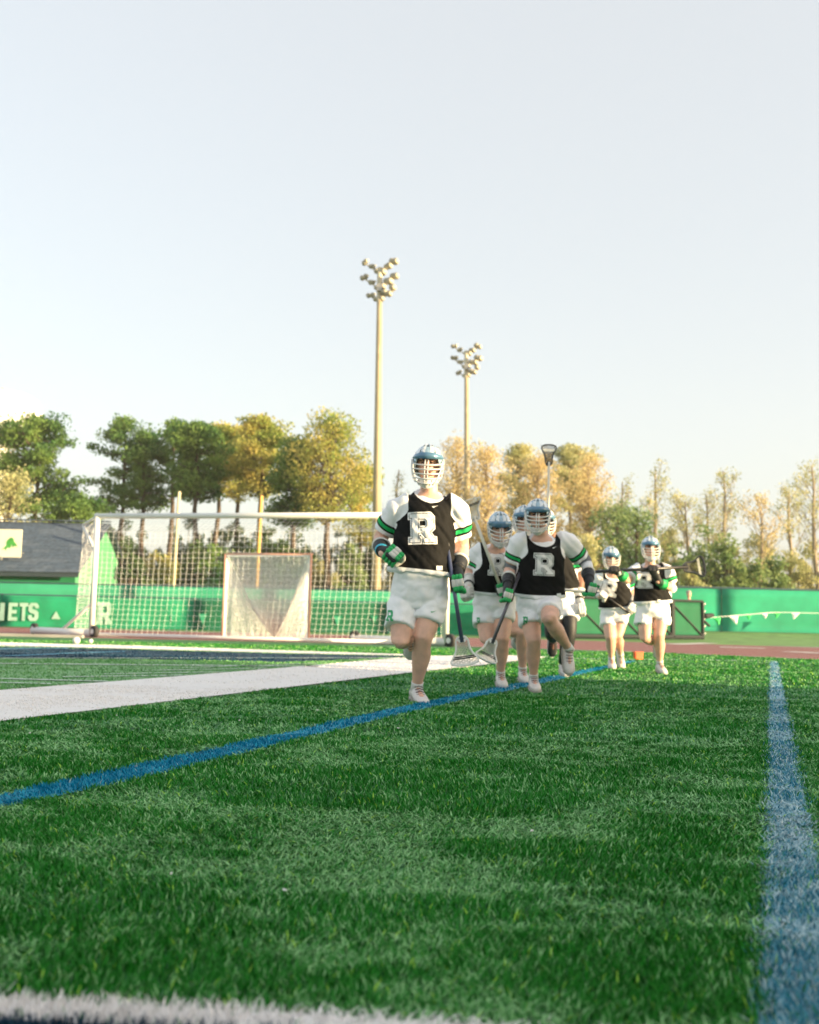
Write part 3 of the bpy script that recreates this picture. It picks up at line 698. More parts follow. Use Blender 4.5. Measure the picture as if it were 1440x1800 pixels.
# soccer goal
gl, gr = G(166, 1119.5), G(786, 1136.5); gH = 2.73
gl = P(167, 1000, 22.5); gl.z = 0; gr = P(786, 1000, 20.7); gr.z = 0
bkv = V((-.62, .95, 0)); wv = V((-2.02, 1.9, 0)); U = V((0, 0, 1))
sg = empty('soccer_goal', gl, 'wide white soccer goal with wheels and a net in front of the green fence', 'goal')
def part_tube(name, pts, r, m, root, n=12):
    mb = MB(); mb.tube(pts, r, n); return mb.build(name, m, root, True)
for p in (gl, gr): part_tube('post', [p + U * .06, p + U * gH], .062, M['goalwhite'], sg, 16)
ax = (gr - gl).normalized()
part_tube('crossbar', [gl + U * gH - ax * .06, gr + U * gH + ax * .06], .062, M['goalwhite'], sg, 16)
part_tube('ground_bar', [gl + wv * .4 + U * .05, gr + wv * .4 + U * .05], .045, M['goalwhite'], sg)
for p in (gl, gr):
    part_tube('side_bar', [p + U * .09, p + wv + U * .09], .085, M['goalwhite'], sg, 16)
    part_tube('back_stay', [p + U * gH, p + bkv + U * (gH - .12)], .03, M['goalwhite'], sg)
    part_tube('brace', [p + bkv + U * (gH - .15), p + U * (gH - .85)], .035, M['goalwhite'], sg)
    part_tube('brace', [p + wv * .5 + U * .12, p + U * .78], .035, M['goalwhite'], sg)
    for q in (wv * .98, wv * -.04):
        c = p + q + U * .13; d = V((wv.y, -wv.x, 0)).normalized(); d2 = V((-.8, -.6, 0))
        mb = MB(); mb.tube([c - d * .05, c - d * .045, c + d * .045, c + d * .05], [.10, .135, .135, .10], 18); wh = mb.build('wheel', M['rubber'], sg, True)
        mb = MB(); mb.tube([c - d * .06, c + d * .06], .06, 12); mb.build('hub', M['goalwhite'], wh)
def backnet(u, v):
    p = gl.lerp(gr, u) + bkv * (1 - .25 * math.sin(math.pi * v) * .3) * (1 + .12 * math.sin(9 * u) * .5)
    return p + U * (v * (gH - .30 - .05 * abs(math.sin(u * 7))) + .05 ) + bkv * .25 * (1 - v) 
def topnet(u, v):
    a = gl.lerp(gr, u) + U * gH; b = backnet(u, 1); return a.lerp(b, v) - U * (.06 * math.sin(math.pi * v))
mb = MB(); net_surface(mb, backnet, 60, 20, .0028, sag=.02, jit=.008); mb.build('back_net', M['net'], sg)
mb = MB(); net_surface(mb, topnet, 60, 7, .0027, sag=.01, jit=.006); mb.build('top_net', M['net'], sg)
for p in (gl, gr):
    mb = MB()
    net_surface(mb, lambda u, v: p + (bkv * (1.25 - .25 * v)) * u + U * (.05 + v * (gH - .10 - .22 * u)), 8, 20, .0032, sag=.01, jit=.008); mb.build('side_net', M['net'], sg)
# lacrosse goal
def gpix(px, py): return G(px, py)
ll, lr = P(395.5, 1000, 22.6), P(546.5, 1000, 22.0); ll.z = lr.z = 0; lH = 1.93
lg = empty('lacrosse_goal', ll, 'small square orange lacrosse goal with a fine white pyramid net', 'goal')
for p in (ll, lr): part_tube('post', [p, p + U * lH], .024, M['orange'], lg, 12)
ax = (lr - ll).normalized(); part_tube('crossbar', [ll + U * lH - ax * .03, lr + U * lH + ax * .03], .024, M['orange'], lg)
bp_ = P(487, 1000, 24.1); bp_.z = .03
part_tube('ground_bar', [ll + U * .03, bp_, ], .025, M['orange'], lg); part_tube('ground_bar', [lr + U * .03, bp_], .025, M['orange'], lg)
def ridge(c, t):                       # from a top corner down to the back point, sagging inwards
    a = c + U * (lH - .06); p = a.lerp(bp_, t); return p - U * (.16 * math.sin(math.pi * t)) + V((0, -.02, 0))
ca, cb_ = ll + ax * .08, lr - ax * .08
mb = MB(); net_surface(mb, lambda u, v: ridge(ca, v).lerp(ridge(cb_, v), u), 48, 56, .0072, jit=.004); mb.build('back_net', M['net'], lg)
for c, pst in ((ca, ll), (cb_, lr)):
    mb = MB(); net_surface(mb, lambda u, v: (pst + U * (lH * (1 - v) + .02)).lerp(ridge(c, v) if v < .999 else bp_, u), 28, 48, .0074, jit=.006); mb.build('side_net', M['net'], lg)
    mb = MB(); mb.tube([ridge(c, k / 16) for k in range(17)], .014, 6); mb.build('lacing', M['net'], lg)
mb = MB(); mb.tube([ll + ax * .05 + U * (lH - .03), lr - ax * .05 + U * (lH - .03)], .018, 6)
for p, s_ in ((ll, 1), (lr, -1)): mb.tube([p + ax * .035 * s_ + U * (lH - .05), p + ax * .035 * s_ + U * .05], .014, 6)
mb.build('lacing', M['net'], lg)
# ball and cone
b_ = G(134, 1132.5); mb = MB(); mb.ell(b_ + U * .065, .065, .065, .065); mb.ell(b_ + U * .05 + V((.16, .3, 0)), .04, .04, .04)
bo = mb.build('ball', M['pennw'], None, True, org=b_); tag(bo, 'white ball lying on the turf below the left goal post', 'ball')
c_ = G(1122, 1160); co = empty('marker', c_, 'orange foam marker box on the turf behind the runners at right', 'marker')
k_ = c_.y / F; mb = MB(); mb.box(c_ + U * 7 * k_, (15 * k_, 9 * k_, 12 * k_), Matrix.Rotation(.25, 3, 'Z')); o_ = mb.build('body', M['cone'], co)
bv = o_.modifiers.new('b', 'BEVEL'); bv.width = .015; bv.segments = 3
mb = MB(); mb.box(c_ + U * 13.3 * k_, (15.6 * k_, 9.6 * k_, 2 * k_), Matrix.Rotation(.25, 3, 'Z')); mb.build('lid', M['cone'], co)

# ------------------------------------------------------------------ trees
def leaves(mb_v, centres, radii, n, size, rng, flat=1.0):
    """n leaf-sized quads per clump"""
    c = np.repeat(np.array([[p.x, p.y, p.z] for p in centres]), n, 0); r = np.repeat(np.array(radii), n)
    d = rng.normal(0, 1, (len(c), 3)); d /= np.linalg.norm(d, axis=1)[:, None]
    rad = r * rng.random(len(c)) ** .45
    p = c + d * rad[:, None] * np.array([1, 1, flat])
    a = rng.normal(0, 1, (len(c), 3)); a /= np.linalg.norm(a, axis=1)[:, None]
    b = np.cross(a, rng.normal(0, 1, (len(c), 3))); b /= np.linalg.norm(b, axis=1)[:, None]
    s = (size * (.6 + .8 * rng.random(len(c))))[:, None]
    return np.stack([p - a * s, p - b * s * .55, p + a * s, p + b * s * .55], 1)
def leaf_mesh(name, quads, m, parent):
    org = world_loc(parent); q = quads - np.array([org.x, org.y, org.z]); n = len(q)
    me = bpy.data.meshes.new(name); me.vertices.add(n * 4); me.vertices.foreach_set('co', q.astype(np.float32).ravel())
    me.loops.add(n * 4); me.loops.foreach_set('vertex_index', np.arange(n * 4, dtype=np.int32))
    me.polygons.add(n); me.polygons.foreach_set('loop_start', (np.arange(n) * 4).astype(np.int32)); me.update(calc_edges=True); me.validate()
    me.materials.append(m); o = bpy.data.objects.new(name, me); link(o, parent); return o
def tree(kind, px, top, bottom, half, Y, m, label, group, seed, dens=1.0, bark='bark', name=None, leaf=.15):
    rr = random.Random(seed); rng = np.random.default_rng(seed)
    T = P(px, top, Y); k = Y / F; H = T.z; zb = P(px, bottom, Y).z; hw = half * k
    base = V((T.x + rr.uniform(-.3, .3), Y, 0)); root = empty(name or 'tree', base, label, 'tree', group)
    tk = MB(); top_ = V((T.x, Y, H * .96)); path = [base.lerp(top_, i / 7) + V((rr.uniform(-.1, .1) * (i > 0), rr.uniform(-.1, .1), 0)) * (1 + hw * .1) for i in range(8)]
    r0 = .16 + H * .008
    tk.tube(path, [r0 * (1 - .82 * i / 7) for i in range(8)], 8)
    def at(z): 
        f = max(0, min(.999, z / top_.z)) * 7; i = int(f); return path[i].lerp(path[i + 1], f - i)
    cs, rs = [], []; br = MB()
    if kind == 'pine':
        nl = int(42 * dens); hw *= 1.22
        for i in range(nl):
            f = (i + rr.random()) / nl; z = zb + (H * .97 - zb) * f
            env = hw * (1.0 - .15 * abs(f - .45) * 2 if f < .6 else (1 - ((f - .6) / .44) ** 1.7) * .97) * rr.uniform(.5, 1.12)
            an = rr.random() * 6.28; s_ = at(z); d = V((math.cos(an), math.sin(an) * .8, 0))
            lift = rr.uniform(.05, .42) * env
            e = s_ + d * env + V((0, 0, lift)); mid = s_.lerp(e, .55) + V((0, 0, -.12 * env * rr.random()))
            br.tube([s_, mid, e], [.06, .04, .015], 5)
            nn = max(2, int(env / .55))
            for q in range(nn):
                g = .38 + .68 * (q + rr.random() * .7) / nn; c = s_.lerp(e, min(g, 1.05)) + V((rr.uniform(-.5, .5), rr.uniform(-.5, .5), rr.uniform(-.15, .3))) * (.35 + .3 * env * .3)
                cs.append(c); rs.append(rr.uniform(.32, .66))
        for _ in range(int(10 * dens)): cs.append(top_ + V((rr.gauss(0, hw * .28), rr.gauss(0, hw * .28), rr.uniform(-.16, .02) * H * .6))); rs.append(rr.uniform(.3, .6))
        quads = leaves(None, cs, [r * 1.6 for r in rs], 88, leaf * .70, rng, .55)
    elif kind == 'broad':
        for i in range(int(105 * dens)):
            f = rr.random(); z = zb + (H - zb) * f
            an = rr.random() * 6.28; env = hw * math.sqrt(max(.02, 1 - (2 * f - 1) ** 2 * .92)) * (.72 + .75 * abs(noise.noise(V((an * 1.3 + seed, f * 4, seed)))) + .2 * rr.random()); q = rr.random() ** .5
            c = at(z * .98) + V((math.cos(an) * env * q, math.sin(an) * env * q, 0)); c.z = z
            s_ = at(max(zb * .75, z - env * .8)); br.tube([s_, s_.lerp(c, .5) + V((0, 0, -.15 * env)), c], [.05, .03, .01], 5); cs.append(c); rs.append(rr.uniform(.35, .75))
        quads = leaves(None, cs, [r * 1.6 for r in rs], 40 if m == 'budding' else 56, leaf * .68, rng, .9)
    else:                                # 'bare': fine upswept branches with opening buds
        tips = []
        def grow(p, d, L_, r, lv):
            n = 3; q = p; pts = [p]
            for _ in range(n): d = (d + V((rr.gauss(0, .10), rr.gauss(0, .10), .05))).normalized(); q = q + d * L_ / n; pts.append(q)
            br.tube(pts, [r * (1 - .2 * i) for i in range(4)], 4, cap=False)
            if lv == 0: tips.append(q); tips.append(pts[2]); return
            for _ in range(3 if lv > 1 else 3):
                b_ = pts[rr.choice((1, 2, 3))]; a = rr.random() * 6.28
                grow(b_, (d + V((math.cos(a), math.sin(a), .1)) * rr.uniform(.35, .75)).normalized(), L_ * rr.uniform(.5, .75), r * .55, lv - 1)
        nb_ = int(13 * dens)
        for i in range(nb_):
            z = zb + (H - zb) * .85 * (i / nb_) ; a = rr.random() * 6.28; s_ = at(z)
            grow(s_, V((math.cos(a) * .7, math.sin(a) * .7, .9)).normalized(), hw * rr.uniform(.7, 1.1) * (1.15 - .7 * i / nb_), .035, 2)
        quads = leaves(None, tips, [.45] * len(tips), max(3, int(5 * dens)), leaf * .55, rng, 1)
    tk.build('trunk', M[bark], root, True); br.build('limbs', M[bark], root)
    leaf_mesh('crown', quads, M[m], root); return root
def side_word(px): return 'at the far left' if px < 60 else 'at the far right' if px > 1380 else ''
TREES = [
 ('broad', -22, 742, 930, 62, 80, 'budding', 'sunlit russet tree at the far left edge below the water tower', 1.2),
 ('pine', 72, 728, 905, 76, 66, 'pine', 'dark layered pine with a bare trunk behind the clubhouse roof', 1.1),
 ('broad', 18, 838, 990, 55, 60, 'olive', 'low olive green tree over the emblem board', .9),
 ('pine', 135, 872, 960, 62, 62, 'pine', 'low spreading pine boughs between the dark pine and the goal', .7),
 ('pine', 221, 728, 900, 46, 74, 'pine', 'thin airy pine at the left of the main row', .9),
 ('pine', 256, 752, 905, 38, 70, 'pine', 'second pine of the main row, thin and straight', .8),
 ('pine', 307, 733, 890, 44, 72, 'pine', 'pine above the pale yellow pole', .9),
 ('pine', 352, 738, 880, 46, 64, 'pine', 'full dark pine right of the pale yellow pole', 1.3),
 ('pine', 392, 742, 862, 42, 69, 'pine_y', 'olive-topped pine left of centre in the row', 1.2),
 ('pine', 425, 744, 880, 34, 74, 'pine_y', 'slim olive pine tucked behind its neighbours', 1.0),
 ('pine', 462, 728, 875, 50, 66, 'pine_y', 'tall golden-topped pine over the orange-yellow pole', 1.3),
 ('pine', 520, 768, 930, 40, 62, 'pine', 'shorter dark green pine between two golden ones', 1.2),
 ('broad', 582, 738, 905, 66, 60, 'pine_y', 'broad golden green tree left of the tall mast', 1.9),
 ('pine', 640, 812, 960, 36, 70, 'pine_y', 'thin olive tree right beside the tall mast', .8),
 ('bare', 700, 815, 1000, 40, 84, 'olive', 'faint bare tree behind the lead runner', .9),
 ('broad', 805, 772, 950, 42, 78, 'budding', 'russet budding tree beside the distant mast', 1.2),
 ('broad', 855, 786, 960, 45, 72, 'budding', 'russet budding tree right of the distant mast', 1.3),
 ('pine', 912, 776, 930, 38, 80, 'olive', 'green-topped tree behind the pack of runners', 1.0),
 ('broad', 945, 800, 960, 50, 76, 'budding', 'russet tree under the raised lacrosse stick', 1.2),
 ('pine', 1000, 776, 900, 44, 84, 'olive', 'olive tree right of the raised lacrosse stick', 1.0),
 ('broad', 1035, 806, 930, 44, 78, 'budding', 'sunlit russet tree at the right end of the tall row', 1.1),
 ('broad', 1085, 892, 1010, 46, 64, 'shrub', 'soft green leafing tree behind the two rear runners', .8),
 ('bare', 1093, 838, 990, 40, 74, 'olive', 'bare tree above the fifth runner', .9),
 ('bare', 1155, 812, 990, 42, 70, 'olive', 'tall bare tree above the rearmost runner', 1.1),
 ('bare', 1205, 872, 990, 46, 66, 'olive', 'bare tree with budding twigs above the long stick', 1.1),
 ('bare', 1242, 858, 1000, 40, 74, 'olive', 'second bare tree right of the long stick', 1.0),
 ('bare', 1272, 816, 1000, 44, 70, 'olive', 'tall slim bare tree in the middle of the right-hand row', 1.1),
 ('bare', 1337, 872, 1010, 48, 64, 'budding', 'dark-trunked bare tree over the pennants', 1.1),
 ('bare', 1385, 850, 1000, 44, 70, 'olive', 'bare tree near the right edge', 1.1),
 ('bare', 1430, 808, 1000, 56, 66, 'olive', 'large bare tree cut by the right edge', 1.3),
 ('bare', 1492, 800, 1000, 60, 70, 'olive', 'bare tree just beyond the right edge', 1.0),
 ('broad', 1120, 905, 1035, 40, 56, 'shrub', 'pale green bush behind the rear runners', .6),
]
for i, (kd, px, tp, bt, hf, Y, m, lab, dn) in enumerate(TREES):
    tree(kd, px, tp, bt, hf, Y, m, lab, 'trees beyond the fence', 100 + i, dn, 'bark2' if kd == 'bare' or m == 'budding' else 'bark', {'pine': 'pine_tree', 'broad': 'broadleaf_tree', 'bare': 'bare_tree'}[kd], .15 if kd == 'pine' else .14)
def bush(px, top, half, Y, m, label, seed, dens=1.0):
    rr = random.Random(seed); rng = np.random.default_rng(seed); k = Y / F; T = P(px, top, Y); hw = half * k
    root = empty('shrub', V((T.x, Y, 0)), label, 'shrub', 'shrubs behind the fence'); cs = []; rs = []; st = MB()
    for _ in range(int(46 * dens)):
        a = rr.random() * 6.28; q = rr.random() ** .5; z = T.z * rr.random() ** .7 * math.sqrt(max(.1, 1 - q * q * .8)); c = V((T.x + math.cos(a) * q * hw, Y + math.sin(a) * q * hw * .8, z)); cs.append(c); rs.append(rr.uniform(.3, .6))
        st.tube([V((T.x + rr.uniform(-.2, .2), Y, 0)), V((c.x * .6 + T.x * .4, Y, c.z * .5)), c], [.03, .02, .01], 4)
    st.build('stems', M['bark'], root); leaf_mesh('foliage', leaves(None, cs, rs, 80, .10, rng, .9), M[m], root)
BUSH = [(228, 948, 34, 56, 'pine_d', 'dark shrub right of the clubhouse gable'), (285, 962, 36, 60, 'pine_y', 'sunlit yellow-green shrub left of the pale yellow pole'), (345, 952, 24, 58, 'pine_d', 'dark shrub behind the goal net, right of the pale pole'),
 (385, 945, 30, 56, 'pine', 'dark evergreen shrub behind the top left of the lacrosse goal'), (438, 958, 28, 60, 'pine_d', 'shrub behind the crossbar of the lacrosse goal'), (505, 950, 32, 58, 'pine_d', 'shrub right of the orange-yellow pole'), (565, 985, 34, 62, 'olive', 'low olive shrub above the beige building'), (618, 955, 26, 60, 'shrub', 'shrub by the foot of the tall mast'),
 (840, 950, 34, 62, 'olive', 'olive shrub behind the second helmet'), (1030, 940, 34, 60, 'olive', 'olive shrub beside the raised arm'), (1195, 945, 32, 54, 'shrub', 'green shrub under the long stick head'), (1235, 930, 36, 56, 'shrub', 'rounded green shrub right of the long stick'),
 (1275, 948, 34, 54, 'shrub', 'dark green shrub above the first pennants'), (1318, 975, 30, 54, 'shrub', 'low green shrub above the middle pennants'), (1362, 975, 26, 56, 'shrub', 'small dense green shrub near the right edge'), (1215, 985, 40, 52, 'olive', 'low olive shrub right above the fence rail')]
for i, (px, tp, hf, Y, m, lab) in enumerate(BUSH): bush(px, tp, hf, Y, m, lab, 300 + i, 1.1)


rr_ = random.Random(5)
SEEN_ = {}
def LAB(side, what, tp):
    l = 'sapling thicket beyond the fence %s %s' % (side, what); SEEN_[l] = SEEN_.get(l, 0) + 1
    return l if SEEN_[l] == 1 else l.replace('sapling', ['', '', 'second sapling', 'third sapling', 'fourth sapling'][SEEN_[l]])
UND = [(190, 925), (210, 905), (245, 915), (262, 940), (305, 925), (330, 905), (365, 915), (400, 910), (420, 925), (455, 905), (480, 925), (525, 915), (545, 945), (590, 925), (640, 905), (655, 950), (700, 930), (790, 905), (830, 900), (870, 905), (905, 915), (950, 900), (985, 910), (1020, 905), (1060, 915), (1090, 930), (1130, 935), (1165, 925), (1395, 940), (1425, 955), (1180, 915), (1300, 935), (1340, 930)]
NEAR_ = ['the clubhouse gable', 'the pale yellow pole', 'the soccer goal crossbar', 'the lacrosse goal', 'the tall mast', 'the lead runner', 'the distant mast', 'the raised stick', 'the rear runners', 'the pennants']
for i, (px, tp) in enumerate(UND):
    lm = [(180, 'the clubhouse gable'), (315, 'the pale yellow pole'), (390, 'the left post of the lacrosse goal'), (460, 'the orange-yellow pole'), (545, 'the right post of the lacrosse goal'), (665, 'the tall mast'), (755, 'the lead runner'), (822, 'the distant mast'), (880, 'the cream stick'), (967, 'the raised stick'), (1075, 'the crouching runner'), (1143, 'the rearmost runner'), (1222, 'the long stick head'), (1320, 'the middle pennants'), (1440, 'the right edge of the photo')]
    q = min(lm, key=lambda a: abs(a[0] - px)); dx = px - q[0]; side = 'just left of' if dx < -8 else 'just right of' if dx > 8 else 'directly behind'
    bush(px, tp, rr_.uniform(26, 44), rr_.uniform(66, 84), rr_.choice(['pine_d', 'pine_d', 'pine_d', 'pine', 'pine_d', 'pine_y']) if px < 700 else rr_.choice(['olive', 'olive', 'olive', 'budding']), LAB(side, q[1], tp), 400 + i, 1.25)

# ------------------------------------------------------------------ unseen stand and blocks added right of the field to throw the shade
dv = V((math.sin(.361), math.cos(.361), 0)); nv_ = V((dv.y, -dv.x, 0))
st = empty('shade_stand', nv_ * 9.6, 'unseen aluminium stand added along the right-hand side to shade the field', 'shade_stand')
def sbox(n0, n1, t0, t1, z0, z1, name, m):
    mb = MB(); c = nv_ * (n0 + n1) / 2 + dv * (t0 + t1) / 2; c.z = (z0 + z1) / 2
    mb.box(c, (n1 - n0, t1 - t0, z1 - z0), Matrix.Rotation(-.361, 3, 'Z')); return mb.build(name, m, st)
T0, T1 = -26, 6.95
for k in range(4):
    sbox(9.6 + k * .8, 10.0 + k * .8, T0, T1, .45 + k * .42, .50 + k * .42, 'bench', M['alu']); sbox(9.5 + k * .8, 10.3 + k * .8, T0, T1, .12 + k * .42, .16 + k * .42, 'walkway', M['alu'])
sbox(12.75, 12.85, T0, T1, .05, 3.05, 'back_panel', M['gwall'])
for k in range(8): sbox(9.6, 12.7, T0 + .1 + k * 4.75, T0 + .2 + k * 4.75, .0, .12, 'foot_beam', M['alu'])
pb = empty('shade_box', nv_ * 12.2 + dv * 3, 'unseen green box added on top of the stand to block the sun', 'light blocker')  # unseen box, added to cast a shade edge on the lead runner
mb = MB(); c = nv_ * 12.4 + dv * 3.5; c.z = 3.75; mb.box(c, (1.4, 5.0, 2.1), Matrix.Rotation(-.361, 3, 'Z')); mb.build('wall', M['gwall'], pb)
mb = MB(); c = nv_ * 12.3 + dv * 3.5; c.z = 4.86; mb.box(c, (1.9, 5.1, .1), Matrix.Rotation(-.361, 3, 'Z')); mb.build('roof', M['alu'], pb)
tn = empty('shade_block', nv_ * 11 + dv * 9, 'unseen green block added at the end of the stand to block the sun', 'sun_blocker')  # unseen block, added to keep the runners behind the lead in shade
mb = MB(); c = nv_ * 11.4 + dv * 8.35; c.z = 2.0; mb.box(c, (2.2, 2.7, 4.0), Matrix.Rotation(-.361, 3, 'Z')); mb.build('wall', M['gwall'], tn)
mb = MB(); c = nv_ * 11.4 + dv * 8.35; c.z = 4.06; mb.box(c, (2.7, 3.3, .12), Matrix.Rotation(-.361, 3, 'Z')); mb.build('roof', M['shingle'], tn)
# ------------------------------------------------------------------ players
M['jersey'] = attr_mat('black_and_white_jersey', (.88, .88, .90), [('black', (.010, .010, .010)), ('green', (.02, .42, .12))], .7, .35, 28)
def basis(fwd, up):
    f = V(fwd).normalized(); u = V(up); u = (u - f * u.dot(f)).normalized(); r = u.cross(-f).normalized()
    # local x = photo right for a head facing the camera, local -y = forward
    return Matrix((r, -f, u)).transposed()
def print_on(bvh, vs, fs, centre, ax, ay, nrm, wd, ht, off, name, m, parent, cuts=10):
    """lay flat print (unit square shape) on cloth by dropping it along -nrm"""
    org = world_loc(parent); bm = bmesh.new(); bv = [bm.verts.new((v.x, v.y, 0)) for v in vs]
    for f in fs:
        try: bm.faces.new([bv[i] for i in f])
        except ValueError: pass
    for k in range(1, cuts):
        for nrmv, c in (((1, 0, 0), (k / cuts, 0, 0)), ((0, 1, 0), (0, k / cuts, 0))):
            bmesh.ops.bisect_plane(bm, geom=bm.verts[:] + bm.edges[:] + bm.faces[:], plane_co=c, plane_no=nrmv)
    last = None; miss = []
    for v in bm.verts:
        p = centre + ax * ((v.co.x - .5) * wd) + ay * ((v.co.y - .5) * ht)
        h, n_, _, _ = bvh.ray_cast(p + nrm * .4 - org, -nrm)
        if h is None or (h + org - p).length > .16: miss.append(v); v.co = p - org + nrm * .0; continue
        v.co = h + nrm * off
    bmesh.ops.delete(bm, geom=miss, context='VERTS')
    me = bpy.data.meshes.new(name); bm.to_mesh(me); bm.free(); me.materials.append(m); o = bpy.data.objects.new(name, me); link(o, parent); return o
def unit(vs): 
    return [V((v.x, v.y, 0)) for v in vs]
R3 = [flat_shape([R_OUT, R_IN], o_) for o_ in (.045, .0, -.022)]
SW = [(0, .35), (.08, .05), (.22, 0), (1, 1), (.24, .42), (.12, .50), (.06, .62)]
SWS = flat_shape([SW])
def seg_t(p, a, b):
    d = b - a; t = (p - a).dot(d) / d.length_squared; return t, (p - (a + d * max(0, min(1, t)))).length

def helmet(root, c, fwd, up, k, seed=0):
    R = basis(fwd, up); T = lambda x, y, z: c + R @ V((x * k, y * k, z * k))
    # shell: a dome whose lower edge is high over the brow and low over the ears and nape
    def low(a):                       # a = 0 in front
        ca = math.cos(a); return math.radians(8 - 52 * (0.5 - 0.5 * ca) ** .55) if ca < .62 else math.radians(14)
    def sh(a, e, g=1.0):
        rx, ry, rz = .112, .135 if abs(a) > 1.57 else .128, .140
        ridge = 1 + .035 * math.exp(-((abs(a) - .45) / .16) ** 2) * max(0, math.sin(e)) + .02 * math.exp(-(a / .14) ** 2) * math.cos(e)
        return T(rx * math.cos(e) * math.sin(a) * g * ridge, -ry * math.cos(e) * math.cos(a) * g * ridge, rz * math.sin(e) * g * ridge + .005)
    mb = MB(); n = 40; rings = []
    for j in range(12):
        f = j / 11; ring = []
        for i in range(n):
            a = -math.pi + 2 * math.pi * i / n; e = low(a) + (math.radians(88) - low(a)) * f; ring.append(sh(a, e))
        rings.append(ring)
    inner = []
    for j in (6, 3, 0):
        f = j / 11; inner.append([sh(-math.pi + 2 * math.pi * i / n, low(-math.pi + 2 * math.pi * i / n) + (math.radians(88) - low(-math.pi + 2 * math.pi * i / n)) * f, .93) for i in range(n)])
    mb.rings(inner + rings, 0, False, True); h = mb.build('helmet', M['shell'], root, True); recalc(h)
    # raised pale panels over the crown
    mb = MB()
    for s_ in (-1, 1):
        for a0, a1, e0, e1 in ((.20, .55, .50, .95), (.62, 1.15, .25, .80), (1.25, 1.9, -.1, .6), (.25, .8, 1.02, 1.30)):
            q = [sh(s_ * (a0 + (a1 - a0) * u), e0 + (e1 - e0) * v + .12 * u, 1.02) for v in (0, .5, 1) for u in (0, .5, 1)]; q2 = [sh(s_ * (a0 + (a1 - a0) * u), e0 + (e1 - e0) * v + .12 * u, .99) for v in (0, .5, 1) for u in (0, .5, 1)]
            fs = [(0, 1, 4, 3), (1, 2, 5, 4), (3, 4, 7, 6), (4, 5, 8, 7)]; mb.add(q, fs)
            ring = (0, 1, 2, 5, 8, 7, 6, 3)
            mb.add([q[i] for i in ring] + [q2[i] for i in ring], [(i, (i + 1) % 8, 8 + (i + 1) % 8, 8 + i) for i in range(8)])
    mb.build('crown_panel', M['shell2'], h)
    mb = MB()                          # vents
    for a0, a1, e0, e1 in ((-.13, .13, .98, 1.22), (.40, .62, .98, 1.12), (-.62, -.40, .98, 1.12), (.56, .66, .40, .72), (-.66, -.56, .40, .72), (1.18, 1.30, .1, .6), (-1.30, -1.18, .1, .6)):
        mb.add([sh(a0, e0, 1.028), sh(a1, e0, 1.028), sh(a1 * .6 + a0 * .4, e1, 1.028), sh(a0 * .6 + a1 * .4, e1, 1.028), sh(a0, e0, .98), sh(a1, e0, .98), sh(a1 * .6 + a0 * .4, e1, .98), sh(a0 * .6 + a1 * .4, e1, .98)], [(0, 1, 2, 3), (0, 1, 5, 4), (1, 2, 6, 5), (2, 3, 7, 6), (3, 0, 4, 7)])
    mb.build('vent', M['dark'], h)
    # visor: brow piece with a point in the middle
    mb = MB(); up_, lo_, l2 = [], [], []
    for i in range(17):
        a = -1.25 + 2.5 * i / 16; pk = math.cos(a / 1.25 * math.pi / 2)
        up_.append(sh(a, .42 + .08 * pk, 1.035)); g = 1.05 + .16 * pk
        lo_.append(T(.114 * math.sin(a) * g, -.130 * math.cos(a) * g, .034 + .006 * (1 - pk) - .010 * pk)); l2.append(T(.108 * math.sin(a), -.120 * math.cos(a), .034))
    mb.add(up_ + lo_ + l2, [(i, i + 1, 17 + i + 1, 17 + i) for i in range(16)] + [(17 + i, 18 + i, 35 + i, 34 + i) for i in range(16)]); mb.build('visor', M['visor'], h, True)
    mb = MB()                          # white side plates running to the jaw
    for s_ in (-1, 1):
        q = []
        for z, y, x in ((.03, -.045, .119), (-.03, -.050, .118), (-.09, -.062, .108), (-.135, -.085, .085)):
            q += [T(s_ * x, y, z), T(s_ * (x - .004), y + .055, z + .012), T(s_ * (x - .012), y + .055, z + .012), T(s_ * (x - .012), y, z)]
        mb.rings([q[i * 4:i * 4 + 4] for i in range(4)])
    sp_ = mb.build('jaw_plate', M['wplastic'], h); recalc(sp_)
    mb = MB()                          # cage
    def bar(z0, zc, bulge, r=.0052, w_=.112, a1=1.35):
        pts = []
        for i in range(13):
            a = -a1 + 2 * a1 * i / 12; g = math.cos(a / a1 * math.pi / 2)
            pts.append(T(w_ * math.sin(a) * (1.03), -(.105 + bulge) * math.cos(a) - .010, z0 + (zc - z0) * g))
        mb.tube(pts, r * k, 6)
    bar(.005, -.020, .045); bar(-.030, -.052, .056, w_=.110); bar(-.062, -.085, .060, w_=.105); bar(-.092, -.118, .055, w_=.096); bar(-.118, -.150, .045, w_=.084)
    for x in (-.011, .011): mb.tube([T(x, -.142, .018), T(x, -.160, -.03), T(x, -.172, -.085), T(x, -.162, -.13), T(x, -.14, -.158)], .0048 * k, 6)
    for s_ in (-1, 1): mb.tube([T(s_ * .106, -.062, .02), T(s_ * .098, -.105, -.05), T(s_ * .078, -.125, -.115), T(s_ * .045, -.135, -.158)], .006 * k, 6)
    mb.build('face_cage', M['wplastic'], h, True)
    mb = MB(); rings = []              # chin guard
    for z, w_, y in ((-.118, .070, -.135), (-.145, .068, -.142), (-.168, .055, -.135), (-.182, .035, -.115)):
        ring = []
        for i in range(9): a = -1.2 + 2.4 * i / 8; ring.append(T(w_ * math.sin(a), y * math.cos(a) * 1.03, z + .018 * (1 - math.cos(a))))
        for i in range(8, -1, -1): a = -1.2 + 2.4 * i / 8; ring.append(T(w_ * .85 * math.sin(a), y * .90 * math.cos(a), z + .018 * (1 - math.cos(a))))
        rings.append(ring)
    mb.rings(rings); cg = mb.build('chin_guard', M['wplastic'], h, True); recalc(cg)
    mb = MB()
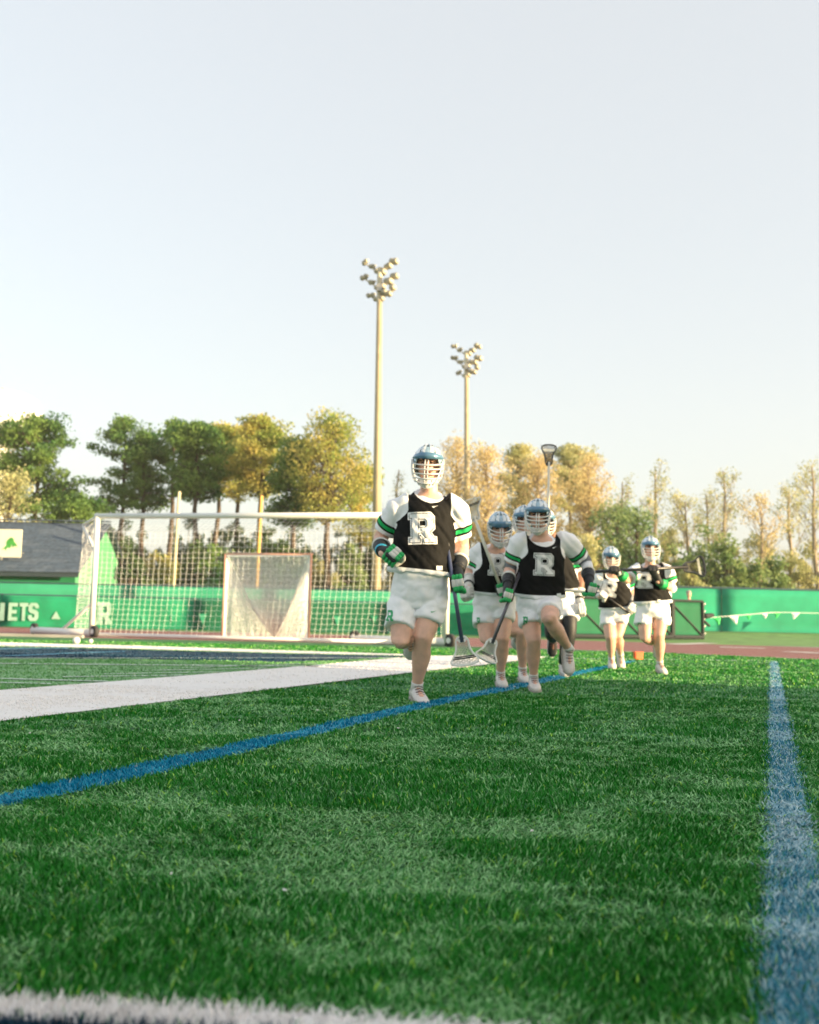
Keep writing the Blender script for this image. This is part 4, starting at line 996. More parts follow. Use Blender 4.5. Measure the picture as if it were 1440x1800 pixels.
    for s_ in (-1, 1): mb.tube([T(s_ * .10, -.02, -.05), T(s_ * .085, -.07, -.12), T(s_ * .03, -.11, -.15)], .006 * k, 5)
    mb.build('chin_strap', M['gwhite'], h)
    return R

def shoe(root, ankle, toe_dir, up, k, col='shoe', lace=True, sockh=.035, shin=(0, 0, 1)):
    f = V(toe_dir).normalized(); u = V(up); u = (u - f * u.dot(f)).normalized(); r = u.cross(f)
    T = lambda y, x, z: ankle + f * (y * k) + r * (x * k) + u * (z * k)
    prof = [(-.075, .022, .030, .035), (-.068, .034, .060, .05), (-.03, .040, .085, .045), (.02, .042, .090, .040), (.07, .046, .066, .028), (.12, .050, .050, .022), (.165, .046, .040, .018), (.195, .030, .030, .014), (.205, .012, .020, .010)]
    mb = MB(); rings = []
    for y, w_, h_, _ in prof:
        ring = []
        for i in range(16):
            a = 2 * math.pi * i / 16; cx = math.copysign(abs(math.cos(a)) ** .8, math.cos(a)); sz = math.sin(a)
            ring.append(T(y, w_ * cx * (1.0 if sz < 0 else (1 - .25 * sz)), -.082 + h_ * .5 + h_ * .5 * (math.copysign(abs(sz) ** .7, sz))))
        rings.append(ring)
    mb.rings(rings); s_ = mb.build('shoe', M[col], root, True); recalc(s_)
    mb = MB(); rings = []
    for y, w_, h_, _ in prof[::2] + [prof[-1]]:
        rings.append([T(y * 1.03, w_ * 1.10 * x_, z) for x_, z in ((-1, -.096), (1, -.096), (1.02, -.078), (-1.02, -.078))])
    mb.rings(rings); so = mb.build('sole', M['sole'] if col == 'shoe' else M['logo_w'], s_); recalc(so)
    sd_ = V(shin).normalized(); mb = MB(); mb.tube([ankle - sd_ * .03 * k, ankle + sd_ * .02 * k, ankle + sd_ * sockh * k], [.042 * k, .041 * k, .042 * k], 14); mb.build('sock', M['sock'] if col == 'shoe' else M['gblack'], s_, True)
    if lace:
        mb = MB()
        for i in range(4):
            y = .035 + i * .022; z = .012 - i * .0125; mb.tube([T(y, -.028, z - .008), T(y + .01, 0, z + .003), T(y, .028, z - .008)], .0032 * k, 5)
        for s2_ in (-1, 1): mb.tube([T(.03, 0, .01), T(.03, s2_ * .03, .022), T(.015, s2_ * .035, .008), T(.03, 0, .01)], .003 * k, 5)
        mb.build('laces', M['lace'], s_)
    return s_

def glove(root, wrist, grip, axis, back, elbow, k, closed=True, palette=0):
    """padded glove: cuff, back of the hand, four segmented fingers and a thumb curled about the grip axis"""
    a = V(axis).normalized(); o = V(back); o = (o - a * o.dot(a)).normalized(); q = a.cross(o).normalized()
    if q.dot(grip - wrist) < 0 : q = -q
    fa = (V(wrist) - V(elbow)).normalized(); k = k * 1.12
    knuck = grip + o * .030 * k + q * .030 * k; palm = grip + o * .036 * k - q * .014 * k
    cm, fm, tm = [('gblack', 'ggreen', 'gwhite'), ('gblack', 'gblack', 'ggreen'), ('gwhite', 'gwhite', 'gwhite'), ('ggreen', 'gblack', 'gwhite')][palette]
    side = a
    mb = MB(); wr = V(wrist)
    mb.loft([(wr - fa * .015 * k, .036 * k, .032 * k), (wr + fa * .02 * k, .040 * k, .034 * k), (wr.lerp(palm, .6), .046 * k, .034 * k), (palm, .052 * k, .032 * k), (knuck, .052 * k, .024 * k), (knuck + (knuck - palm).normalized() * .02 * k, .040 * k, .014 * k)], side, 14)
    g = remesh(mb, 'glove', M['gwhite'] if palette == 2 else M['gblack'], root, .007, 3)
    mb = MB(); mb.loft([(wr - fa * .085 * k, .058 * k, .054 * k), (wr - fa * .03 * k, .052 * k, .048 * k), (wr + fa * .015 * k, .044 * k, .040 * k)], side, 16); mb.build('cuff', M[cm], g, True)
    mb = MB(); mb.loft([(wr - fa * .005 * k, .050 * k, .046 * k), (wr + fa * .014 * k, .048 * k, .044 * k)], side, 16); mb.build('strap', M['cyan'] if palette == 0 else M['gblack'], g, True)
    mb = MB(); fdir = (knuck - palm).normalized()               # rolls of padding over the back of the hand
    for i in range(3):
        c = palm.lerp(knuck, -.1 + .45 * i) + o * (.026 - .004 * i) * k
        for s_ in (-1, 1): mb.caps(c + a * s_ * .042 * k, c + a * s_ * .024 * k, .014 * k, .013 * k, 8)
    mb.build('back_pad', M['ggreen' if palette < 2 else fm], g, True)
    mb = MB()
    for i in range(3): c = palm.lerp(knuck, -.15 + .5 * i) + o * (.024 - .004 * i) * k; mb.caps(c - a * .014 * k, c + a * .014 * k, .017 * k, .017 * k, 8)
    mb.build('back_center', M['gwhite'] if palette != 3 else M['gblack'], g, True)
    mb = MB(); mb.loft([(wr - fa * .092 * k, .064 * k, .060 * k), (wr - fa * .078 * k, .062 * k, .058 * k)], side, 16); mb.build('cuff_rim', M['gwhite'] if palette != 3 else M['ggreen'], g, True)
    R_ = (.033 if closed else .043) * k
    for i in range(4):
        off = a * ((i - 1.5) * .0255 * k); fr = (.0145 - .0012 * abs(i - 1.2)) * k; ln = (1.0, 1.08, 1.02, .86)[i]
        angs = [math.radians(x) for x in ((38, 88, 140, 196) if closed else (30, 66, 100, 140))]
        pts = [grip + off + (o * math.cos(t * ln) + q * math.sin(t * ln)) * R_ for t in angs]; pts = [knuck + off * .95] + pts
        mb = MB()
        for u_, v_ in zip(pts[:-1], pts[1:]): mb.caps(u_.lerp(v_, .12), u_.lerp(v_, .88), fr, fr * .95, 8)
        mb.build('finger', M[fm], g, True)
    t0 = palm - q * .02 * k + a * .048 * k
    pts = [t0, grip + a * .056 * k - q * .040 * k + o * .010 * k, grip + a * .050 * k - q * .036 * k - o * .022 * k, grip + a * .042 * k - q * .006 * k - o * .040 * k]
    mb = MB()
    for u_, v_ in zip(pts[:-1], pts[1:]): mb.caps(u_, v_, .0165 * k, .015 * k, 8)
    mb.build('thumb', M[tm], g, True)
    return g

def stick(name, A, B, head_len, nrm, head_w, k, label, shaft='shaft_d', head='wplastic', pocket='mesh_w', group='lacrosse sticks carried by the players', tape=None, logo=True):
    """shaft from butt A to throat B, head beyond B; nrm = direction the open face looks"""
    A, B = V(A), V(B); d = (B - A).normalized(); n_ = V(nrm); n_ = (n_ - d * n_.dot(d)).normalized(); s_ = d.cross(n_)
    root = empty('lacrosse_stick', A, label, 'lacrosse stick', group)
    mb = MB(); mb.tube([A, B + d * .04 * k], .0145 * k, 8); mb.build('shaft', M[shaft], root, True)
    mb = MB(); mb.caps(A - d * .004, A + d * .02, .019 * k, .019 * k, 10); mb.build('butt_cap', M['rubber'] if shaft not in ('shaft_w',) else M['wplastic'], root, True)
    L_ = head_len; W = head_w / 2
    T = lambda u, x, z: B + d * (u * L_) + s_ * (x * W) + n_ * z
    outl = [(0, .20), (.06, .34), (.16, .44), (.30, .46), (.44, .50), (.58, .62), (.72, .82), (.84, .97), (.92, .92), (.98, .55), (1.0, 0)]
    pts = [T(u, x, -.012 * math.sin(u * 3.1)) for u, x in outl] + [T(u, -x, -.012 * math.sin(u * 3.1)) for u, x in reversed(outl[:-1])]
    mb = MB(); rings = []
    for i, p in enumerate(pts):
        t = (pts[min(i + 1, len(pts) - 1)] - pts[max(i - 1, 0)]).normalized(); inn = n_.cross(t).normalized(); dp = .022 * k; th = .006 * k
        rings.append([p + n_ * dp * .4 + inn * th, p + n_ * dp * .4 - inn * th, p - n_ * dp - inn * th, p - n_ * dp + inn * th])
    mb.rings(rings); h = mb.build('head', M[head], root); recalc(h)
    mb = MB(); thr = [T(-.05, .10, 0), T(.0, .22, 0), T(.07, .32, 0), T(.15, .30, 0), T(.20, .18, 0), T(.21, 0, 0), T(.20, -.18, 0), T(.15, -.30, 0), T(.07, -.32, 0), T(0, -.22, 0), T(-.05, -.10, 0)]
    mb.add([p + n_ * .004 for p in thr] + [p - n_ * .018 * k for p in thr], [tuple(range(11)), tuple(range(21, 10, -1))] + [(i, (i + 1) % 11, 11 + (i + 1) % 11, 11 + i) for i in range(11)]); th_ = mb.build('throat', M[head], h); recalc(th_)
    if logo:
        mb = MB(); c = T(.10, 0, .006); mb.tube([c + s_ * .2 * W + d * -.008, c + n_ * .001 + d * .006, c - s_ * .2 * W + d * -.008], .0028 * k, 5); mb.tube([c + d * .012 + s_ * .010, c + d * .012 - s_ * .010], .003 * k, 5); mb.build('print', M['dark'], h)
    def wid(u):
        for (u0, x0), (u1, x1) in zip(outl[:-1], outl[1:]):
            if u <= u1: return x0 + (x1 - x0) * (u - u0) / (u1 - u0)
        return 0
    mb = MB(); nu, nv = 13, 10
    def pk(i, j):
        u = .20 + .74 * i / nu; x = wid(u) * (2 * j / nv - 1); bag = -.045 * k * math.sin(math.pi * i / nu) * (1 - (2 * j / nv - 1) ** 2) - .012; return T(u, x, bag)
    for i in range(nu + 1): cord(mb, [pk(i, j) for j in range(nv + 1)], .0026 * k)
    for j in range(nv + 1): cord(mb, [pk(i, j) for i in range(nu + 1)], .0026 * k)
    for i in range(nu):
        for j in range(nv): 
            if (i + j) % 2: cord(mb, [pk(i, j), pk(i + 1, j + 1)], .0022 * k)
    mb.build('pocket', M[pocket], root)
    mb = MB()
    for u in (.70, .76): mb.tube([T(u, wid(u) * (2 * j / 8 - 1), -.006 * k) for j in range(9)], .0042 * k, 5)
    mb.build('shooting_string', M['dark'] if pocket == 'mesh_w' else M['mesh_w'], root)
    mb = MB()
    for x in (-.95, .9, -.3): mb.tube([T(.9, x, -.01), T(1.03, x * 1.12, -.02), T(1.05, x * 1.2, -.03) + V((0, 0, -.012))], .0014 * k, 4)
    mb.build('loose_lace', M[pocket], root)
    return root

def player(Z, J, label, seed, bib_hw=.155, gl_=None, pads=None, shoe_toe=None, skin='skin', logo_c=None, legging=None, vox=.011, kk=1.0, rlogo=True, knee_fwd=True, logo_tilt=0, hem=0.0, swoosh_leg=True, leg_r=True, shoe_cols=('shoe', 'shoe')):
    """J: joints as (px, py, dy). first of a pair = photo-left"""
    Q = {n: P(v[0], v[1], Z + v[2]) for n, v in J.items() if n not in ('face', 'headup')}
    k = kk; skm = M[skin]
    S = (Q['shR'] - Q['shL']).normalized(); N = Q['neck']; E = Q['hem']; up = (N - E).normalized(); Fn = S.cross(up).normalized()   # Fn: towards the front of the chest
    if Fn.y > 0: Fn = -Fn
    root = empty('person', V((Q['root'].x, Q['root'].y, 0)), label, 'person', 'lacrosse players running onto the field')
    hips = (Q['hipL'] + Q['hipR']) / 2; org = world_loc(root)
    # --- body
    mb = MB(); hc = Q['head']; hf = V(J['face']).normalized(); hu = V(J.get('headup', (0, 0, 1))); HR = basis(hf, hu); HT = lambda x, y, z: hc + HR @ V((x * k, y * k, z * k))
    mb.loft([(hips - up * .08 * k, .10 * k, .09 * k), (hips, .165 * k, .115 * k), (E.lerp(N, .12), .150 * k, .105 * k), (E.lerp(N, .5), .165 * k, .112 * k), (E.lerp(N, .8), .175 * k, .11 * k), (E.lerp(N, .93), .12 * k, .085 * k), (N, .062 * k, .062 * k)], S, 20)
    mb.tube([N - up * .06 * k, N.lerp(hc, .35), hc - HR @ V((0, -.01, .05)) * k], [.070 * k, .062 * k, .058 * k], 12)
    prof = [(.135, .02, .03), (.12, .055, .065), (.08, .074, .088), (.03, .078, .095), (-.02, .074, .092), (-.06, .066, .080), (-.095, .052, .062), (-.118, .036, .040)]
    mb.loft([(HT(0, (.004 if z > -.05 else -.016 - .012 * (-.05 - z) / .07) , z), rx * k, ry * k) for z, rx, ry in prof], HR @ V((1, 0, 0)), 18)
    mb.caps(HT(0, -.090, .018), HT(0, -.112, -.018), .010 * k, .015 * k, 8)          # nose
    mb.caps(HT(-.03, -.080, .032), HT(.03, -.080, .032), .012 * k, .012 * k, 8)      # brow
    mb.caps(HT(-.018, -.086, -.060), HT(.018, -.086, -.060), .012 * k, .012 * k, 8)  # mouth area
    mb.ell(HT(0, -.075, -.100), .024 * k, .02 * k, .018 * k)
    for s_ in (-1, 1): mb.ell(HT(s_ * .078, .01, -.01), .01 * k, .02 * k, .032 * k, HR)
    for s_, a in ((-1, 'L'), (1, 'R')):
        sh, el, wr = Q['sh' + a], Q['el' + a], Q['wr' + a]
        mb.tube([sh.lerp(N, .35), sh, sh.lerp(el, .3), sh.lerp(el, .65), el, el.lerp(wr, .3), el.lerp(wr, .7), wr, wr + (wr - el).normalized() * .05 * k], [q * k for q in (.080, .074, .067, .061, .052, .056, .045, .035, .033)], 14)
        hp, kn, an = Q['hip' + a], Q['kn' + a], Q['an' + a]
        bend = ((hp + an) / 2 - kn); bk_ = bend.normalized() * .018 * k if bend.length > .03 else V((0, .020 * k, 0))
        mb.tube([hips.lerp(hp, .6) + up * .04, hp, hp.lerp(kn, .3), hp.lerp(kn, .7)] + [kn - bk_ * .4] + [kn.lerp(an, .15), kn.lerp(an, .33) + bk_, kn.lerp(an, .6) + bk_ * .4, kn.lerp(an, .85), an], [q * k for q in (.080, .088, .088, .084, .067, .062, .071, .056, .041, .042)], 14)
        mb.caps(kn - bk_ * 1.5, kn - bk_ * 1.3 + (an - kn).normalized() * .03 * k, .040 * k, .030 * k, 10)
        fd, fu = V(shoe_toe[a][0]).normalized(), V(shoe_toe[a][1]); mb.caps(an - fu.normalized() * .03 * k, an - fu.normalized() * .05 * k + fd * .12 * k, .032 * k, .026 * k, 10)
        for_h = wr + (wr - el).normalized() * .06 * k; mb.caps(wr, for_h, .03 * k, .03 * k, 8)
    body = remesh(mb, 'body', skm, root, vox, 5)
    # muscle relief on the legs is left to the surface; eyes, brows and mouth are pieces of their own
    for s_ in (-1, 1):
        e = MB(); e.ell(HT(s_ * .032, -.0905, .004), .017 * k, .007 * k, .0085 * k, HR, 10); e.build('eye', M['eye'], root, True)
        e = MB(); e.tube([HT(s_ * .014, -.103, .018), HT(s_ * .034, -.101, .023), HT(s_ * .054, -.090, .016)], .006 * k, 6); e.build('eyebrow', M['brow'], root)
    e = MB(); e.tube([HT(-.028, -.094, -.062), HT(0, -.104, -.060), HT(.028, -.094, -.062)], [.004 * k, .009 * k, .004 * k], 6); e.build('mouth', M['lip'], root)
    helmet(root, hc, hf, hu, k * 1.02, seed)
    # --- jersey
    mb = MB(); D = E - up * hem; L_ = (N - D).length
    cc = lambda t: D.lerp(N, t) 
    mb.loft([(cc(.10), .17 * k, .10 * k), (cc(.005), .215 * k, .14 * k), (cc(0), .250 * k, .168 * k), (cc(.18), .240 * k, .162 * k), (cc(.42), .222 * k, .154 * k), (cc(.62), .214 * k, .148 * k), (cc(.78), .205 * k, .140 * k), (cc(.87), .185 * k, .125 * k, .08), (cc(.94), .145 * k, .108 * k, .22), (cc(.975), .108 * k, .104 * k, .42), (cc(.99), .092 * k, .094 * k, .5), (cc(.985), .080 * k, .082 * k, .5), (cc(.93), .074 * k, .076 * k, .5, up)], S, 32)
    SLV = .72
    for a in 'LR':
        sh, el = Q['sh' + a], Q['el' + a]; ax_ = (el - sh).normalized()
        mb.tube([sh.lerp(N, .45), sh.lerp(N, .12), sh, sh.lerp(el, .25), sh.lerp(el, .5), sh.lerp(el, SLV), sh.lerp(el, SLV - .005), sh.lerp(el, SLV - .12)], [q * k for q in (.088, .092, .094, .093, .088, .085, .070, .062)], 20)
    jo = remesh(mb, 'jersey', M['jersey'], root, vox, 3)
    me = jo.data; n = len(me.vertices); blk = np.zeros(n, np.float32); grn = np.zeros(n, np.float32)
    cs_ = {}; me.calc_loop_triangles() if hasattr(me, 'calc_loop_triangles') else None
    nrm_ = [v.normal.copy() for v in me.vertices]
    for i, v in enumerate(me.vertices):
        p = v.co + org; r_ = p - N; s_ = r_.dot(S); h = r_.dot(up); ff = r_.dot(Fn)
        best = 9; tt = 0; inarm = -9
        for a in 'LR':
            t, dd = seg_t(p, Q['sh' + a], Q['el' + a])
            if dd < best: best, tt = dd, t
            if t > .16: inarm = max(inarm, .118 * k - dd)
        arm = bib_hw * k if h > -.15 * k else (bib_hw + (-.15 - h / k) ** 1.4 * 2.2) * k if h > -.30 * k else .4
        col = math.sqrt((s_ / .118) ** 2 + ((h - .012) / (.098 if ff > 0 else .05)) ** 2) * .1 * k - .1 * k
        hm = (p - D).dot(up) - .032 * k
        b = min(arm - abs(s_), col, hm)
        torso_d = (r_ - up * h).length
        if inarm > 0 and tt > .22: b = min(b, -inarm)
        ln = (Q['elL'] - Q['shL']).length
        if inarm > 0 and tt > .30:
            band = (.105 - abs(tt - .47)) * .30; b = max(b, band); grn[i] = (.050 - abs(tt - .47)) * .30
        else: grn[i] = -.1
        blk[i] = b
        # loose folds of the cloth
        fo = noise.noise(V((s_ * 7 + seed, h * 3.2, ff * 4))) * .012 + (abs(noise.noise(V((s_ * 11 + h * 9, h * 5 + seed, ff * 6)))) - .2) * .022 + noise.noise(V((s_ * 30, h * 22, ff * 20 + seed))) * .002
        v.co += nrm_[i] * fo * k
    for nm, arr in (('black', blk), ('green', grn)):
        at_ = me.attributes.new(nm, 'FLOAT', 'POINT'); at_.data.foreach_set('value', arr)
    me.update()
    bvh = BVHTree.FromPolygons([v.co.copy() for v in me.vertices], [tuple(p.vertices) for p in me.polygons])
    if rlogo:
        lc = P(*logo_c[:2], Z) ; lc = lc + Fn * 0; wd, ht = logo_c[2] * Z / F, logo_c[3] * Z / F
        base_up = (V((0, 0, 1)) * .5 + up * .5); ay = (base_up - Fn * base_up.dot(Fn)).normalized(); ax_ = ay.cross(-Fn).normalized(); ax_ = ax_ if ax_.x > 0 else -ax_
        if logo_tilt: rt = Matrix.Rotation(logo_tilt, 3, Fn); ay = rt @ ay; ax_ = rt @ ax_
        # slide the print centre onto the chest along the view so that it sits where it is seen
        vd = ray(*logo_c[:2]); hit = bvh.ray_cast(CP - org, vd); lc = (hit[0] + org) if hit[0] is not None else lc
        for (vs, fs), of, m, nm in zip(R3, (.003, .0055, .008), ('logo_w', 'logo_k', 'logo_w'), ('letter_border', 'letter_outline', 'letter')):
            print_on(bvh, vs, fs, lc, ax_, ay, Fn, wd, ht, of * 1.0, nm, M[m], jo)
        sc = lc + ax_ * .095 * k + ay * .155 * k
        print_on(bvh, *SWS, sc, ax_, ay, Fn, .045 * k, .018 * k, .004, 'tick_mark', M['logo_w'], jo, 4)
        tc_ = lc + ax_ * .15 * k - (up * (lc - D).dot(up)) + up * .035 * k
        print_on(bvh, [V((0, 0, 0)), V((1, 0, 0)), V((1, 1, 0)), V((0, 1, 0))], [(0, 1, 2, 3)], tc_, ax_, ay, Fn, .045 * k, .032 * k, .004, 'hem_tag', M['logo_w'], jo, 3)
    # --- shorts
    mb = MB(); mb.loft([(E - up * .0 + up * .05 * k, .150 * k, .115 * k), (E, .195 * k, .135 * k), (hips, .205 * k, .145 * k), (hips - up * .07 * k, .175 * k, .125 * k)], S, 24)
    sl_ = J_sh = {}
    for a, s_ in (('L', -1), ('R', 1)):
        hp, kn = Q['hip' + a], Q['kn' + a]; ln = (kn - hp).length; f1 = Q['short' + a] if ('short' + a) in Q else None
        T1 = hp.lerp(kn, min(.95, (.23 * k) / ln)) if f1 is None else f1
        d_ = (T1 - hp).normalized()
        outw = S * s_ * .004 * k
        mb.tube([hips.lerp(hp, .7) + up * .05 * k, hp, hp.lerp(T1, .5) + outw, T1 + outw, T1 - d_ * .004 + outw, T1 - d_ * .07 * k + outw], [q * k for q in (.105, .108, .104, .106, .090, .080)], 22)
    so = remesh(mb, 'shorts', M['shorts'], root, vox, 3); me = so.data; nn_ = [v.normal.copy() for v in me.vertices]
    for i, v in enumerate(me.vertices):
        p = v.co + org; r_ = p - hips; s_ = r_.dot(S); h = r_.z
        fo = .004 + noise.noise(V((s_ * 9 + h * 8, h * 14 - s_ * 5, seed + r_.y * 6))) * .010 + (abs(noise.noise(V((s_ * 14 + seed + h * 4, h * 17 - s_ * 8, r_.y * 9)))) - .2) * .012
        v.co += nn_[i] * fo * k
    me.update(); bvs = BVHTree.FromPolygons([v.co.copy() for v in me.vertices], [tuple(p.vertices) for p in me.polygons])
    for key, shp, m in (('rleg', R3[1], 'logo_g'), ('swleg', SWS, 'logo_g')):
        if key in J_all(J):
            px, py, wp, hp_ = J[key]; hit = bvs.ray_cast(CP - org, ray(px, py))
            if hit[0] is not None:
                nn = (-ray(px, py)); ax_ = V((1, 0, 0)); ax_ = (ax_ - nn * ax_.dot(nn)).normalized(); ay = nn.cross(ax_)
                if ay.z < 0: ay = -ay
                print_on(bvs, *shp, hit[0] + org, ax_, ay, nn, wp * Z / F, hp_ * Z / F, .004, 'leg_letter' if key == 'rleg' else 'leg_tick', M[m], so, 4)
    # waistband hem line at the side
    # --- shoes
    for a, c_ in zip('LR', shoe_cols):
        fd, fu = shoe_toe[a]; shoe(root, Q['an' + a], fd, fu, k * 1.06, c_, shin=Q['kn' + a] - Q['an' + a])
    if legging:
        mb = MB()
        for a in legging: mb.tube([Q['hip' + a].lerp(Q['kn' + a], .3), Q['hip' + a].lerp(Q['kn' + a], .6), Q['kn' + a], Q['kn' + a].lerp(Q['an' + a], .35), Q['an' + a]], [q * k for q in (.094, .090, .078, .080, .052)], 14)
        mb.build('leggings', M['gblack'], root, True)
    # --- gloves
    for a in 'LR':
        if gl_ and a in gl_:
            g = gl_[a]; ga = P(g['grip'][0], g['grip'][1], Z + g['grip'][2])
            glove(root, Q['wr' + a], ga, g['axis'], g.get('back', (0, -1, 0)), Q['el' + a], k, g.get('closed', True), g.get('pal', 0))
    for pd in (pads or []):
        a, t0, t1, r0, r1, m, nm, seg = pd; A, B = (Q['sh' + a], Q['el' + a]) if seg == 'u' else (Q['el' + a], Q['wr' + a])
        mb = MB(); mb.tube([A.lerp(B, t0), A.lerp(B, (t0 + t1) / 2), A.lerp(B, t1)], [r0 * k, (r0 + r1) / 2 * k * 1.08, r1 * k], 16); mb.build(nm, M[m], root, True)
    return Q, root
def J_all(J): return J

DOWN = (0, 0, 1)
# 1 the lead runner
Q, r = player(7.2, dict(root=(737, 1230, 0), head=(753, 817, -.03), face=(-.10, -1, -.04), headup=(.03, 0, 1), neck=(755, 865, 0), shL=(700, 896, .01), shR=(802, 897, .02),
    elL=(668, 948, .14), wrL=(672, 968, -.08), elR=(813, 963, .13), wrR=(806, 1000, -.06), hem=(740, 1010, .0), hipL=(712, 1052, .02), hipR=(763, 1050, .0),
    knL=(704, 1128, -.14), anL=(722, 1118, .30), knR=(744, 1123, -.10), anR=(733, 1207, .03), shortL=(702, 1104, -.10), shortR=(750, 1093, -.06),
    rleg=(685, 1082, 13, 19), swleg=(763, 1075, 11, 4)),
    'lead lacrosse player in black jersey with white R, nearest the camera', 1,
    gl_=dict(L=dict(grip=(690, 980, -.18), axis=(.55, -.1, -.5), back=(-.2, -.5, .8), closed=False, pal=0), R=dict(grip=(803, 1026, -.10), axis=(.14, -.05, -1), back=(.1, -1, 0), pal=1)),
    shoe_toe=dict(L=((0, .35, -1), (0, -1, -.3)), R=((.28, -1, -.16), (0, 0, 1))), logo_c=(743, 928, 46, 52), logo_tilt=.08, vox=.010)
stick('lacrosse_stick', P(786, 955, 7.13), P(811, 1119, 7.02), .20, (0, -1, 0), .20, 1.0, 'white-headed lacrosse stick held head down in the lead runner\'s glove', 'shaft_d')
# 2 the second runner, knee raised
Q, r = player(8.43, dict(root=(938, 1212, 0), head=(945, 905, -.12), face=(-.12, -1, -.12), headup=(0, -.1, 1), neck=(953, 941, -.04), shL=(912, 956, -.02), shR=(1001, 955, .02),
    elL=(896, 1000, .07), wrL=(893, 1026, -.10), elR=(1031, 990, .12), wrR=(1035, 1016, -.10), hem=(948, 1048, .05), hipL=(929, 1066, .05), hipR=(969, 1062, .0),
    knL=(938, 1128, -.10), anL=(938, 1190, .02), knR=(966, 1090, -.33), anR=(1000, 1140, -.10), shortL=(934, 1099, -.04), shortR=(965, 1078, -.20),
    rleg=(924, 1091, 9, 14)),
    'second lacrosse player leaning forward with bent knee raised and grey elbow pads', 2,
    gl_=dict(L=dict(grip=(892, 1047, -.13), axis=(-.25, -.05, -1), back=(0, -1, 0), pal=1), R=dict(grip=(1037, 1035, -.15), axis=(-.2, .1, -1), back=(.2, -1, .1), pal=1)),
    pads=[('L', .78, 1.02, .060, .052, 'padgrey', 'elbow_pad', 'u'), ('R', .72, 1.02, .066, .058, 'padgrey', 'elbow_pad', 'u'), ('R', .10, .75, .056, .046, 'padwhite', 'arm_guard', 'f'), ('L', .2, .75, .05, .046, 'padwhite', 'arm_guard', 'f')],
    shoe_toe=dict(L=((.0, -1, -.12), (0, 0, 1)), R=((.06, -.55, -1), (.1, -1, .55))), logo_c=(957, 992, 34, 36), vox=.011, kk=.92)
stick('lacrosse_stick', P(921, 990, 8.42), P(868, 1124, 8.2), .19, (.15, -1, 0), .19, .96, 'white-headed lacrosse stick held head down in the second runner\'s glove', 'shaft_g')
# 3 runner behind, face down
Q, r = player(8.87, dict(root=(880, 1205, 0), head=(878, 926, -.16), face=(.05, -1, -.32), headup=(0, -.32, 1), neck=(873, 962, -.04), shL=(841, 972, 0), shR=(909, 970, .02),
    elL=(826, 1008, .08), wrL=(824, 1028, -.08), elR=(902, 1010, .10), wrR=(886, 1026, -.10), hem=(869, 1043, .04), hipL=(852, 1062, .05), hipR=(886, 1060, .03),
    knL=(856, 1125, -.10), anL=(866, 1118, .32), knR=(883, 1125, -.12), anR=(880, 1184, .02), shortL=(851, 1100, -.03), shortR=(884, 1092, -.04), rleg=(841, 1092, 6, 13)),
    'lacrosse player with lowered face just left of the second runner, cream stick across his chest', 3,
    gl_=dict(L=dict(grip=(823, 1042, -.12), axis=(.1, -.2, -1), back=(-.6, -.6, 0), closed=False, pal=2), R=dict(grip=(881, 1036, -.14), axis=(.33, .1, -1), back=(0, -1, 0), pal=1)),
    shoe_toe=dict(L=((0, .4, -1), (0, -1, -.3)), R=((.05, -1, -.14), (0, 0, 1))), logo_c=(875, 992, 30, 36), vox=.012, kk=.93)
stick('lacrosse_stick', P(885, 1046, 8.70), P(836, 915, 8.62), .19, (.1, -1, .25), .24, .95, 'cream-shafted lacrosse stick held upright with its grey head beside the lead runner', 'shaft_c', 'gwhite')
# 4 runner mostly hidden between the two in front
Q, r = player(9.6, dict(root=(919, 1196, 0), head=(921, 914, 0), face=(.02, -1, -.08), neck=(920, 950, .03), shL=(888, 965, 0), shR=(952, 962, .05),
    elL=(886, 1005, .1), wrL=(905, 1027, -.08), elR=(960, 1005, .1), wrR=(962, 1030, -.10), hem=(922, 1035, .05), hipL=(908, 1058, .05), hipR=(934, 1056, .05),
    knL=(902, 1110, -.10), anL=(910, 1112, .28), knR=(918, 1115, -.12), anR=(919, 1177, .0), shortL=(908, 1082, -.02), shortR=(926, 1082, -.03), rleg=(905, 1085, 5, 10)),
    'lacrosse player almost hidden between two helmets, holding a white shaft level', 4, 
    gl_=dict(L=dict(grip=(907, 1031, -.12), axis=(1, 0, -.08), back=(0, -.8, .6), pal=2), R=dict(grip=(975, 1035, -.12), axis=(1, 0, -.08), back=(0, -.8, .6), pal=2)),
    shoe_toe=dict(L=((0, .4, -1), (0, -1, -.3)), R=((.05, -1, -.14), (0, 0, 1))), logo_c=(922, 1000, 30, 34), vox=.014, kk=.96, rlogo=False)
stick('lacrosse_stick', P(1034, 1041, 9.48), P(893, 1027, 9.44), .2, (0, -1, .3), .18, .96, 'white shaft held level behind the second runner', 'shaft_w')
